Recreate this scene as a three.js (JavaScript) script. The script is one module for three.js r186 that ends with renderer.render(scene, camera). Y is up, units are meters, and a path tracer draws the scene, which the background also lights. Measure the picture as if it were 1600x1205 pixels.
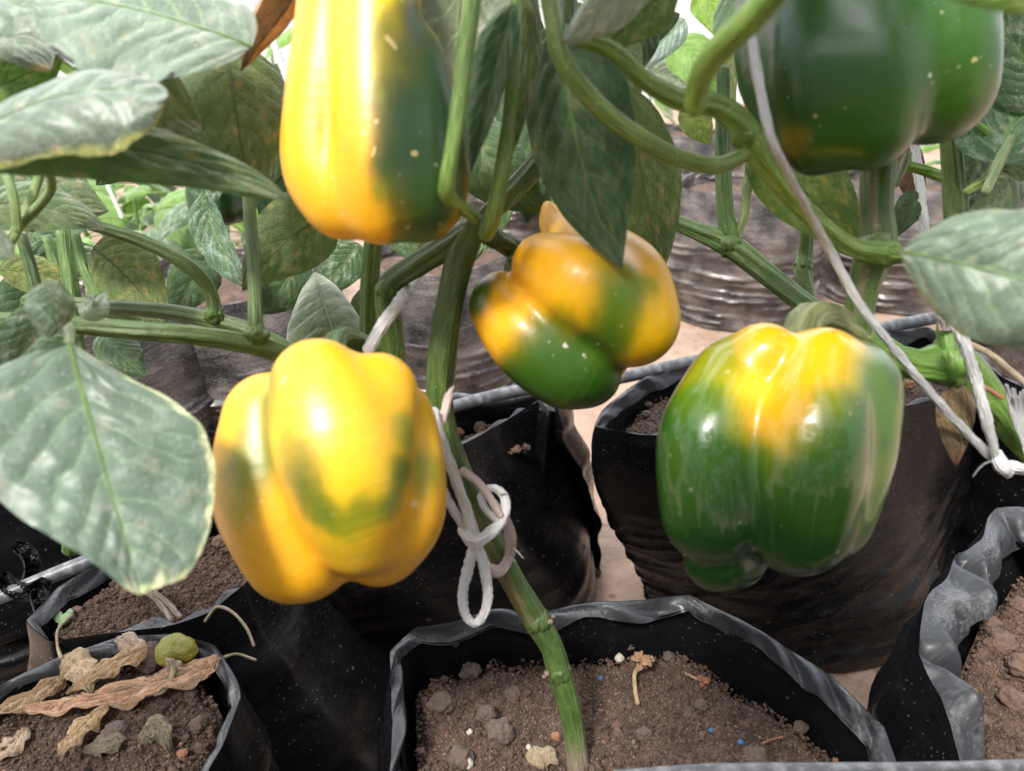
import * as THREE from 'three';
import { mergeVertices } from 'three/addons/utils/BufferGeometryUtils.js';

// ---------------------------------------------------------------- camera, sky, sun, exposure
const scene = new THREE.Scene();
const renderer = new THREE.WebGLRenderer({ antialias: true });
renderer.setSize(1024, 771);
renderer.toneMapping = THREE.LinearToneMapping;
renderer.toneMappingExposure = 1.2;
renderer.shadowMap.enabled = true;
const PITCH = 25 * Math.PI / 180, EYE = new THREE.Vector3(0, 0.62, 0);
const camera = new THREE.PerspectiveCamera(2 * Math.atan(0.5) * 180 / Math.PI, 1024 / 771, 0.02, 200);
camera.position.copy(EYE);
camera.rotation.x = -PITCH;
camera.focus = 0.5;
camera.userData.fStop = 10;
scene.add(camera);
const SUN = new THREE.Vector3(-0.30, 0.80, 0.52).normalize();
{
  const w = 512, h = 256, d = new Float32Array(w * h * 4);
  for (let y = 0; y < h; y++) for (let x = 0; x < w; x++) {
    const el = ((y + 0.5) / h - 0.5) * Math.PI, az = ((x + 0.5) / w - 0.5) * 2 * Math.PI;
    const v = [Math.cos(el) * Math.cos(az), Math.sin(el), Math.cos(el) * Math.sin(az)];
    const up = Math.max(0, v[1]), c = v[0] * SUN.x + v[1] * SUN.y + v[2] * SUN.z, a = Math.acos(Math.min(1, Math.max(-1, c)));
    let l = v[1] > 0 ? 0.6 + 0.35 * up : 0.25;
    const g = Math.exp(-((a / 0.2) ** 2)) * 13 + Math.exp(-((a / 0.8) ** 2)) * 0.7;
    if (v[1] > -0.05) l += g + 1.6 * THREE.MathUtils.smoothstep(-v[2], 0, 0.5) * THREE.MathUtils.smoothstep(up, 0.05, 0.5);
    const i = (y * w + x) * 4;
    d[i] = l * 0.95 + g * 0.05; d[i + 1] = l; d[i + 2] = l * 1.08 - g * 0.07; d[i + 3] = 1;
  }
  const t = new THREE.DataTexture(d, w, h, THREE.RGBAFormat, THREE.FloatType);
  t.mapping = THREE.EquirectangularReflectionMapping; t.magFilter = THREE.LinearFilter; t.needsUpdate = true;
  scene.background = t; scene.environment = t;
}
const sun = new THREE.DirectionalLight(0xfff9f0, 4.0);
sun.position.copy(SUN).multiplyScalar(6); sun.castShadow = true; sun.shadow.radius = 17;
Object.assign(sun.shadow.camera, { left: -2, right: 2, top: 2, bottom: -2, near: 0.1, far: 14 });
sun.shadow.mapSize.set(2048, 2048);
scene.add(sun, sun.target);

// ---------------------------------------------------------------- helpers
const V3 = (x, y, z) => new THREE.Vector3(x, y, z);
const CP = Math.cos(PITCH), SP = Math.sin(PITCH);
function at(px, py, D) {                                      // a point at a distance D in front of the eye
  const x = (px - 800) / 1205 * D, y = -(py - 602.5) / 1205 * D;
  return V3(x, EYE.y + y * CP - D * SP, -y * SP - D * CP);
}
function onY(px, py, h) { return at(px, py, (EYE.y - h) / (SP + (py - 602.5) / 1205 * CP)); }
const P = (a) => a.isVector3 ? a : at(a[0], a[1], a[2]);
function rng(s) { return () => { s |= 0; s = s + 0x6D2B79F5 | 0; let t = Math.imul(s ^ s >>> 15, 1 | s); t = t + Math.imul(t ^ t >>> 7, 61 | t) ^ t; return ((t ^ t >>> 14) >>> 0) / 4294967296; }; }
const clamp = (x, a = 0, b = 1) => x < a ? a : x > b ? b : x, mix = (a, b, t) => a + (b - a) * t;
const smooth = (a, b, x) => { const t = clamp((x - a) / (b - a)); return t * t * (3 - 2 * t); };
const PERM = new Uint8Array(512);
{ const r = rng(77), p = [...Array(256).keys()]; for (let i = 255; i > 0; i--) { const j = Math.floor(r() * (i + 1)); [p[i], p[j]] = [p[j], p[i]]; } for (let i = 0; i < 512; i++) PERM[i] = p[i & 255]; }
function grad(h, x, y, z) { h &= 15; const u = h < 8 ? x : y, v = h < 4 ? y : h === 12 || h === 14 ? x : z; return ((h & 1) ? -u : u) + ((h & 2) ? -v : v); }
function noise(x, y, z = 0, px = 256, py = 256) {             // gradient noise, periodic in x and y
  const X = Math.floor(x), Y = Math.floor(y), Z = Math.floor(z); x -= X; y -= Y; z -= Z;
  const u = x * x * x * (x * (x * 6 - 15) + 10), v = y * y * y * (y * (y * 6 - 15) + 10), w = z * z * z * (z * (z * 6 - 15) + 10);
  const mx = (a) => ((a % px) + px) % px & 255, my = (a) => ((a % py) + py) % py & 255;
  const x0 = mx(X), x1 = mx(X + 1), y0 = my(Y), y1 = my(Y + 1), z0 = Z & 255, z1 = (Z + 1) & 255;
  const h = (a, b, c) => PERM[PERM[PERM[a] + b] + c];
  return mix(mix(mix(grad(h(x0, y0, z0), x, y, z), grad(h(x1, y0, z0), x - 1, y, z), u), mix(grad(h(x0, y1, z0), x, y - 1, z), grad(h(x1, y1, z0), x - 1, y - 1, z), u), v),
    mix(mix(grad(h(x0, y0, z1), x, y, z - 1), grad(h(x1, y0, z1), x - 1, y, z - 1), u), mix(grad(h(x0, y1, z1), x, y - 1, z - 1), grad(h(x1, y1, z1), x - 1, y - 1, z - 1), u), v), w);
}
function fbm(x, y, z = 0, oct = 4, px = 256, py = 256) { let s = 0, a = 0.5, f = 1; for (let i = 0; i < oct; i++) { s += a * noise(x * f, y * f, z + i * 7.3, px * f, py * f); f *= 2; a *= 0.5; } return s; }
function cell(x, y, px, py) {                                 // distance to the nearest scattered point, periodic; [distance, id]
  const X = Math.floor(x), Y = Math.floor(y); let best = 9, id = 0;
  for (let j = -1; j <= 1; j++) for (let i = -1; i <= 1; i++) {
    const a = (((X + i) % px) + px) % px & 255, b = (((Y + j) % py) + py) % py & 255, h = PERM[PERM[a] + b], k = PERM[h + 17];
    const d = Math.hypot(X + i + h / 255 - x, Y + j + k / 255 - y); if (d < best) { best = d; id = PERM[k + 5] / 255; }
  }
  return [best, id];
}
function facet(x, y, s = 0) {                                 // crumpled sheet: flat triangles between random heights
  const X = Math.floor(x), Y = Math.floor(y), u = x - X, v = y - Y, h = (i, j) => PERM[PERM[(X + i) & 255] + ((Y + j + s * 37) & 255)] / 127.5 - 1;
  return u + v < 1 ? h(0, 0) + u * (h(1, 0) - h(0, 0)) + v * (h(0, 1) - h(0, 0)) : h(1, 1) + (1 - u) * (h(0, 1) - h(1, 1)) + (1 - v) * (h(1, 0) - h(1, 1));
}
const enc = (l) => Math.round(255 * clamp(l <= 0.0031308 ? l * 12.92 : 1.055 * Math.pow(l, 1 / 2.4) - 0.055));
function tex(w, h, fn, color = true) {                        // fn(u, v) gives linear rgb or one value
  const d = new Uint8Array(w * h * 4);
  for (let y = 0; y < h; y++) for (let x = 0; x < w; x++) {
    const c = fn((x + 0.5) / w, (y + 0.5) / h, x, y), i = (y * w + x) * 4;
    if (color) { d[i] = enc(c[0]); d[i + 1] = enc(c[1]); d[i + 2] = enc(c[2]); } else d[i] = d[i + 1] = d[i + 2] = Math.round(255 * clamp(c));
    d[i + 3] = 255;
  }
  const t = new THREE.DataTexture(d, w, h); t.wrapS = t.wrapT = THREE.RepeatWrapping; t.magFilter = THREE.LinearFilter; t.minFilter = THREE.LinearFilter;
  if (color) t.colorSpace = THREE.SRGBColorSpace; t.needsUpdate = true; return t;
}
const mixc = (a, b, t) => [mix(a[0], b[0], t), mix(a[1], b[1], t), mix(a[2], b[2], t)];
const used = {};
function numbered(n) { const k = used[n] = (used[n] ?? -1) + 1; return k ? n + '_' + String(k).padStart(3, '0') : n; }
function tag(o, label, category, group, kind) { Object.assign(o.userData, { label, category }); if (group) o.userData.group = group; if (kind) o.userData.kind = kind; return o; }
function thing(name, pos, label, category, group, kind) { const o = new THREE.Group(); o.name = numbered(name); if (pos) o.position.copy(pos); scene.add(o); return tag(o, label, category, group, kind); }
function mesh(name, geo, mat, parent) {                       // geometry is given in world places; a parent's own place is taken off
  const m = new THREE.Mesh(geo, mat); m.name = parent ? name : numbered(name); m.castShadow = m.receiveShadow = true;
  let off = V3(0, 0, 0); for (let p = parent; p && p !== scene; p = p.parent) off.add(p.position);
  m.position.sub(off); (parent ?? scene).add(m); return m;
}
function solo(name, geo, mat, label, category, group) {       // a thing of one mesh, its origin moved to its middle
  geo.computeBoundingBox(); const c = geo.boundingBox.getCenter(V3()); geo.translate(-c.x, -c.y, -c.z);
  const m = mesh(name, geo, mat); m.position.copy(c); return tag(m, label, category, group);
}
function grid(nu, nv, fn, closed = false) {                   // fn(i, j) gives {p, uv, c}
  const pos = [], uv = [], col = [], idx = []; let colored = false;
  for (let j = 0; j <= nv; j++) for (let i = 0; i <= nu; i++) { const r = fn(i, j); pos.push(r.p.x, r.p.y, r.p.z); uv.push(r.uv[0], r.uv[1]); if (r.c) { colored = true; col.push(r.c[0], r.c[1], r.c[2]); } }
  const w = nu + 1; for (let j = 0; j < nv; j++) for (let i = 0; i < nu; i++) { const a = j * w + i; idx.push(a, a + 1, a + w, a + 1, a + w + 1, a + w); }
  const g = new THREE.BufferGeometry(); g.setAttribute('position', new THREE.Float32BufferAttribute(pos, 3)); g.setAttribute('uv', new THREE.Float32BufferAttribute(uv, 2));
  if (colored) g.setAttribute('color', new THREE.Float32BufferAttribute(col, 3));
  g.setIndex(idx); g.computeVertexNormals();
  if (closed) { const n = g.attributes.normal; for (let j = 0; j <= nv; j++) { const a = j * w, b = a + nu, v = V3(n.getX(a) + n.getX(b), n.getY(a) + n.getY(b), n.getZ(a) + n.getZ(b)).normalize(); n.setXYZ(a, v.x, v.y, v.z); n.setXYZ(b, v.x, v.y, v.z); } }
  return g;
}
// a tapered, ribbed, bent stalk through points [px, py, D, radius in photo pixels] or {p, r}
function tubeGeo(list, o = {}) {
  const pts = list.map((a) => a.p ? a.p : at(a[0], a[1], a[2])), rad = list.map((a) => a.p ? a.r : a[3] * a[2] / 1205);
  const curve = new THREE.CatmullRomCurve3(pts, false, 'centripetal'), L = curve.getLength(), rm = Math.max(...rad);
  const n = o.n ?? Math.min(120, Math.max(6, Math.ceil(L / (rm * 0.9)))), seg = o.seg ?? 14, ribs = o.ribs ?? 0, amp = o.amp ?? 0.08, flat = o.flat ?? 1, sd = o.seed ?? 0, lump = o.lump ?? 0.05, tint = o.tint;
  const rows = [], seg1 = pts.length - 1;
  const lens = curve.getLengths(200); const tq = (s) => { const want = s * L; let i = 1; while (i < 200 && lens[i] < want) i++; return (i - 1 + (want - lens[i - 1]) / Math.max(1e-9, lens[i] - lens[i - 1])) / 200; };
  let prevN = null; const frames = [];
  for (let j = 0; j <= n; j++) {
    const t = clamp(tq(j / n)), p = curve.getPoint(t), T = curve.getTangent(t); let f = t * seg1, k = Math.min(seg1 - 1, Math.floor(f)); f -= k; f = f * f * (3 - 2 * f);
    let N = prevN ? prevN.clone() : (o.up ?? EYE.clone().sub(p)); N.addScaledVector(T, -N.dot(T)); if (N.length() < 1e-6) N.set(1, 0, 0); N.normalize(); prevN = N;
    frames.push({ p, T, N, B: T.clone().cross(N), r: mix(rad[k], rad[k + 1], f), s: j / n });
  }
  const a = frames[0], b = frames[n], cap = (f, s, k) => ({ ...f, p: f.p.clone().addScaledVector(f.T, s * f.r * Math.sin(k) * 0.7), r: f.r * Math.cos(k) });
  if (!o.open) { frames.unshift(cap(a, -1, 1.57), cap(a, -1, 0.9)); frames.push(cap(b, 1, 0.9), cap(b, 1, 1.57)); }
  return grid(seg, frames.length - 1, (i, j) => {
    const f = frames[j], th = i / seg * Math.PI * 2, tw = th + (o.twist ?? 0) * f.s;
    const r = f.r * (1 + (ribs ? amp * Math.cos(ribs * tw) : 0) + lump * noise(Math.cos(th) * 1.1 + sd, Math.sin(th) * 1.1, f.s * L / rm * 0.3 + sd));
    const p = f.p.clone().addScaledVector(f.B, Math.sin(th) * r).addScaledVector(f.N, Math.cos(th) * r * flat);
    return { p, uv: [i / seg, f.s * L / 0.05], c: tint ? tint(f.s, th) : undefined };
  }, true);
}

// ---------------------------------------------------------------- materials
const M = {};
const phys = (o) => new THREE.MeshPhysicalMaterial({ side: THREE.DoubleSide, ...o });
// leaf: u across (0..1), v along. Side veins bend towards the tip.
const NV = 6;
function vein(u, v) { const a = Math.abs(u * 2 - 1), s = (v - 0.30 * Math.pow(a, 1.15) + (u < 0.5 ? 0.05 : 0)) * (NV + 2) + 0.55 * noise(v * 4 + (u < 0.5 ? 9 : 0), a * 1.5, 3) + 0.18 * noise(v * 13, u * 9, 8), d = Math.abs(s - Math.round(s)); return [a, d, Math.round(s)]; }
function leafTex(k) {
  const sd = k.seed;
  return tex(512, 512, (u, v) => {
    const [a, d] = vein(u, v); const n1 = fbm(u * 5 + sd, v * 7, sd, 4), n2 = fbm(u * 22, v * 30 + sd, sd + 3, 3), n3 = noise(u * 90, v * 120, sd);
    let c = mixc(k.a, k.b, clamp(0.5 + n1 * 1.3 + n2 * 0.7));
    const net = Math.pow(1 - Math.min(1, Math.abs(noise(u * 26 + n1 * 2, v * 34, 5 + sd)) * 3.2), 3);
    c = mixc(c, k.vein, net * k.net);
    c = mixc(c, k.vein, Math.exp(-((d / (0.055 + 0.05 * (1 - a))) ** 2)) * (1 - a * 0.55) * k.vs);
    c = mixc(c, k.vein, Math.exp(-((a / 0.035) ** 2)) * Math.min(1, k.vs * 1.3));
    const du = smooth(0.02, 0.45, n1 + 0.5 * n2 + 0.12 * n3) * k.dust; c = mixc(c, k.dustc, du * 0.75);
    const q = cell(u * 26, v * 34, 64, 64); if (q[1] > 0.8) c = mixc(c, k.dustc.map((x) => x * 1.3), smooth(0.22 + 1.2 * (q[1] - 0.8), 0.06, q[0] + 0.25 * n2) * k.dust * 0.6);
    const q2 = cell(u * 7 + 3, v * 9, 64, 64); if (q2[1] > 0.72) c = mixc(c, k.spot, smooth(0.3, 0.12, q2[0] + n2 * 0.3) * k.spots);
    return c.map((x) => x * (1 + 0.16 * n3));
  });
}
const leafBump = tex(512, 512, (u, v) => { const [a, d] = vein(u, v); const net = Math.abs(noise(u * 26, v * 34, 5)); return 0.5 + Math.min(0.3, net * 0.7) - 0.3 * Math.exp(-((d / 0.09) ** 2)) * (1 - a * 0.5) + 0.12 * noise(u * 70, v * 90, 2); }, false);
const leafMat = (map, o) => phys({ map, bumpMap: leafBump, bumpScale: 0.0006, vertexColors: true, roughness: 0.92, transmission: 0.3, thickness: 0, clearcoat: 0.45, clearcoatRoughness: 0.42, ...o });
M.leafTop = leafMat(leafTex({ seed: 1, a: [0.035, 0.085, 0.028], b: [0.075, 0.15, 0.05], vein: [0.2, 0.3, 0.13], net: 0.12, vs: 0.75, dust: 0.75, dustc: [0.36, 0.42, 0.36], spot: [0.5, 0.36, 0.22], spots: 0.35 }), { clearcoat: 0.5 });
M.leafUnder = leafMat(leafTex({ seed: 9, a: [0.07, 0.12, 0.035], b: [0.13, 0.19, 0.065], vein: [0.045, 0.085, 0.02], net: 0.3, vs: 0.6, dust: 0.3, dustc: [0.36, 0.34, 0.25], spot: [0.4, 0.24, 0.1], spots: 0.4 }), { clearcoat: 0.12, transmission: 0.42 });
M.leafYoung = leafMat(leafTex({ seed: 17, a: [0.1, 0.24, 0.02], b: [0.2, 0.38, 0.05], vein: [0.3, 0.44, 0.14], net: 0.15, vs: 0.6, dust: 0.1, dustc: [0.4, 0.45, 0.3], spot: [0.5, 0.5, 0.2], spots: 0.1 }), { clearcoat: 0.3, transmission: 0.5 });
M.leafDusty = leafMat(leafTex({ seed: 31, a: [0.135, 0.18, 0.125], b: [0.195, 0.245, 0.17], vein: [0.32, 0.42, 0.22], net: 0.1, vs: 0.5, dust: 0.5, dustc: [0.44, 0.43, 0.37], spot: [0.46, 0.4, 0.3], spots: 0.4 }), { clearcoat: 0.9, clearcoatRoughness: 0.38 });
M.leafDry = leafMat(leafTex({ seed: 41, a: [0.38, 0.27, 0.18], b: [0.62, 0.48, 0.34], vein: [0.6, 0.47, 0.32], net: 0.25, vs: 0.5, dust: 0.3, dustc: [0.55, 0.46, 0.36], spot: [0.2, 0.12, 0.06], spots: 0.5 }), { clearcoat: 0, transmission: 0.2, bumpScale: 0.0012 });
const fibre = tex(256, 512, (u, v) => { const s = noise(u * 24, v * 3, 1, 24, 3), f = noise(u * 70, v * 9, 4, 70, 9); return 0.5 + 0.5 * s + 0.3 * f; }, false);
M.stem = phys({ vertexColors: true, roughness: 0.55, clearcoat: 0.25, clearcoatRoughness: 0.35, bumpMap: fibre, bumpScale: 0.0009, map: tex(256, 512, (u, v) => {
  const s = fbm(u * 12, v * 4, 3, 4, 12, 4), f = noise(u * 60, v * 8, 9, 60, 8); let c = mixc([0.5, 0.62, 0.4], [1, 1, 1], clamp(0.55 + s * 1.6 + f * 0.6));
  const q = cell(u * 14, v * 26, 14, 26); if (q[1] > 0.92) c = mixc(c, [1.9, 1.6, 1.5], smooth(0.3, 0.14, q[0]) * 0.8); return c.map((x) => x * 0.62); }) });
const strandMap = tex(256, 512, (u, v) => { const f = noise(u * 34, v * 3, 6, 34, 3) + 0.6 * noise(u * 80, v * 7, 2, 80, 7); const k = clamp(0.88 + f * 0.35); return [k, k * 0.985, k * 0.985]; });
M.twine = phys({ color: 0xffffff, map: strandMap, roughness: 0.7, sheen: 0.4, sheenRoughness: 0.5, bumpMap: fibre, bumpScale: 0.0016 });
M.twinePink = phys({ color: 0xdcc6c2, map: strandMap, roughness: 0.8, bumpMap: fibre, bumpScale: 0.0009 });
M.cork = phys({ color: new THREE.Color(0.4, 0.3, 0.22), roughness: 0.9, bumpMap: fibre, bumpScale: 0.001 });
const GREEN = [0.1, 0.18, 0.032], PALE = [0.27, 0.4, 0.1], DARKG = [0.06, 0.11, 0.024];
const tinted = (c, sd = 0, v = 0.25) => (s, th) => { const k = 1 + v * noise(s * 6 + sd, Math.cos(th) * 1.5, Math.sin(th) + sd); return [c[0] / 0.62 * k, c[1] / 0.62 * k, c[2] / 0.62 * k]; };
// bag film
const filmMap = (dust, sd) => tex(1024, 1024, (u, v) => {
  const n = fbm(u * 6, v * 6, sd, 5, 6, 6), st = fbm(u * 5, v * 26, sd + 4, 4, 5, 26), fine = noise(u * 160, v * 160, sd, 160, 160);
  let c = dust > 0.5 ? [0.02, 0.02, 0.022] : dust ? [0.034, 0.036, 0.041] : [0.006, 0.0062, 0.0072]; c = mixc(c, dust > 0.5 ? [0.2, 0.17, 0.155] : dust ? [0.17, 0.168, 0.168] : [0.055, 0.053, 0.052], clamp(dust > 0.5 ? smooth(-0.3, 0.4, n * 0.9 + st * 0.35 + fine * 0.7) * dust : dust ? smooth(-0.05, 0.5, n + st * 0.8 + fine * 0.35) * 0.55 : smooth(0.3, 0.75, n * 0.6 + st + fine * 0.25) * 0.1));
  const q = cell(u * 64, v * 64, 64, 64); if (q[1] > 0.965) c = mixc(c, [0.26, 0.23, 0.2], smooth(0.16, 0.05, q[0] * (1 + 2 * n)) * 0.4);
  const q2 = cell(u * 150, v * 120, 150, 120); if (q2[1] > 0.93) c = mixc(c, [0.4, 0.37, 0.34], smooth(0.28, 0.1, q2[0]) * 0.45 * smooth(-0.2, 0.3, n));
  return c;
});
const filmBump = tex(1024, 1024, (u, v) => { const a = Math.abs(fbm(u * 4 + 0.4 * noise(u * 3, v * 3, 8, 3, 3), v * 18, 2, 4, 4, 18)), b = Math.abs(fbm(u * 9, v * 9, 6, 4, 9, 9)); return 0.25 + a * 1.1 + b * 0.5; }, false);
const filmRough = tex(512, 512, (u, v) => 0.3 + 0.3 * fbm(u * 8, v * 8, 3, 4, 8, 8) + 0.12 * noise(u * 60, v * 60, 1, 60, 60), false);
const rimRough = tex(512, 512, (u, v) => 0.45 + 0.35 * fbm(u * 10, v * 10, 3, 4, 10, 10) + 0.15 * noise(u * 70, v * 70, 1, 70, 70), false);
const film = (dust, sd, b) => phys({ map: filmMap(dust, sd), bumpMap: filmBump, bumpScale: b, roughnessMap: dust && dust < 0.5 ? rimRough : filmRough, roughness: 1, specularIntensity: dust > 0.5 ? 1 : dust ? 0.9 : 0.5 });
M.film = film(0, 1, 0.0006);
M.rimFilm = film(0.3, 3, 0.0014);
M.filmDusty = film(0.9, 5, 0.0014);
// soil
const soilTex = (a, b, c3, sd) => tex(1024, 1024, (u, v) => {
  const n = fbm(u * 8, v * 8, sd, 6, 8, 8), m = fbm(u * 50, v * 50, sd + 2, 3, 50, 50), q = cell(u * 110, v * 110, 110, 110), k = cell(u * 40 + 1, v * 40, 40, 40);
  let c = mixc(a, b, clamp(0.5 + n * 1.3 + m * 0.8)); c = mixc(c, c3, smooth(0.7, 0.95, q[1]) * smooth(0.5, 0.2, q[0]) * 0.8);
  c = c.map((x) => x * (0.8 + 0.3 * (1 - q[0])) * (0.8 + 0.35 * k[1])); return c;
});
const soilBump = tex(1024, 1024, (u, v) => { const q = cell(u * 110, v * 110, 110, 110), k = cell(u * 45, v * 45, 45, 45); return 0.75 - q[0] * 0.45 - k[0] * 0.25 + 0.4 * fbm(u * 60, v * 60, 3, 3, 60, 60); }, false);
M.soil = phys({ map: soilTex([0.045, 0.027, 0.019], [0.122, 0.075, 0.054], [0.3, 0.23, 0.18], 4), bumpMap: soilBump, bumpScale: 0.0022, roughness: 0.95 });
M.soilRed = phys({ map: soilTex([0.07, 0.04, 0.028], [0.16, 0.098, 0.07], [0.28, 0.2, 0.15], 14), bumpMap: soilBump, bumpScale: 0.0022, roughness: 0.95 });
M.crumb = phys({ vertexColors: true, color: new THREE.Color(0.096, 0.061, 0.045), roughness: 0.95 });
M.ground = phys({ map: tex(1024, 1024, (u, v) => {
  const n = fbm(u * 5, v * 5, 3, 6, 5, 5), m = fbm(u * 40, v * 40, 6, 3, 40, 40), q = cell(u * 40, v * 40, 40, 40);
  let c = mixc([0.24, 0.155, 0.11], [0.4, 0.285, 0.22], clamp(0.55 + n * 1.2 + m * 0.5)); if (q[1] > 0.8) c = mixc(c, [0.24, 0.13, 0.085], smooth(0.3, 0.12, q[0])); return c; }),
  bumpMap: soilBump, bumpScale: 0.003, roughness: 0.95 });
M.hose = phys({ map: tex(256, 256, (u, v) => { const n = fbm(u * 4, v * 6, 5, 4, 4, 6); return mixc([0.09, 0.092, 0.1], [0.26, 0.26, 0.27], smooth(-0.2, 0.5, n + 0.3 * noise(u * 40, v * 60, 1, 40, 60))); }), roughness: 0.4 });
M.blue = phys({ color: new THREE.Color(0.05, 0.22, 0.5), roughness: 0.5, bumpMap: soilBump, bumpScale: 0.0004 });
M.stone = phys({ vertexColors: true, color: new THREE.Color(0.45, 0.4, 0.34), roughness: 0.9 });
M.clay = phys({ vertexColors: true, color: new THREE.Color(0.26, 0.12, 0.065), roughness: 0.95 });
M.clod = phys({ vertexColors: true, color: new THREE.Color(0.105, 0.073, 0.058), roughness: 0.95 });
M.clodRed = phys({ vertexColors: true, color: new THREE.Color(0.13, 0.08, 0.058), roughness: 0.95 });
M.wallFilm = phys({ color: 0xf6f6f4, roughness: 0.95, transmission: 0.6, thickness: 0 });
M.wood = phys({ map: fibre, color: new THREE.Color(0.34, 0.26, 0.2), roughness: 0.9 });

// ---------------------------------------------------------------- ground and far wall
{
  const g = grid(260, 260, (i, j) => {
    const f = (a) => { const s = a * 2 - 1; return Math.sign(s) * (Math.abs(s) * 1.6 + Math.pow(Math.abs(s), 7) * 48); };
    const x = f(i / 260), z = -1.1 - f(j / 260), near = Math.exp(-(((z + 1.1) ** 2 + x * x) / 9));
    return { p: V3(x, (fbm(x * 3, z * 3, 1, 5) * 0.035 + fbm(x * 22, z * 22, 3, 3) * 0.008) * near - 0.004, z), uv: [x / 0.9, z / 0.9] };
  });
  const m = mesh('ground', g, M.ground); m.userData.kind = 'structure'; tag(m, 'dry pinkish sandy greenhouse ground between the black bags', 'ground', null, 'structure');
}
{
  const w = thing('greenhouse_wall', V3(0, 0, -7.2), 'bright white plastic film wall at the far end of the greenhouse', 'greenhouse wall', null, 'structure');
  mesh('film_sheet', grid(80, 12, (i, j) => { const x = (i / 80 - 0.5) * 24, y = j / 12 * 2.6; return { p: V3(x, y, -7.2 + 0.03 * Math.sin(x * 3.1) + 0.02 * noise(x * 2, y * 2)), uv: [x, y] }; }), M.wallFilm, w);
  for (let k = -6; k <= 6; k++) mesh('post', new THREE.CylinderGeometry(0.025, 0.025, 2.6, 10).translate(k * 2, 1.3, -7.26), M.wood, w);
}

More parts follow.
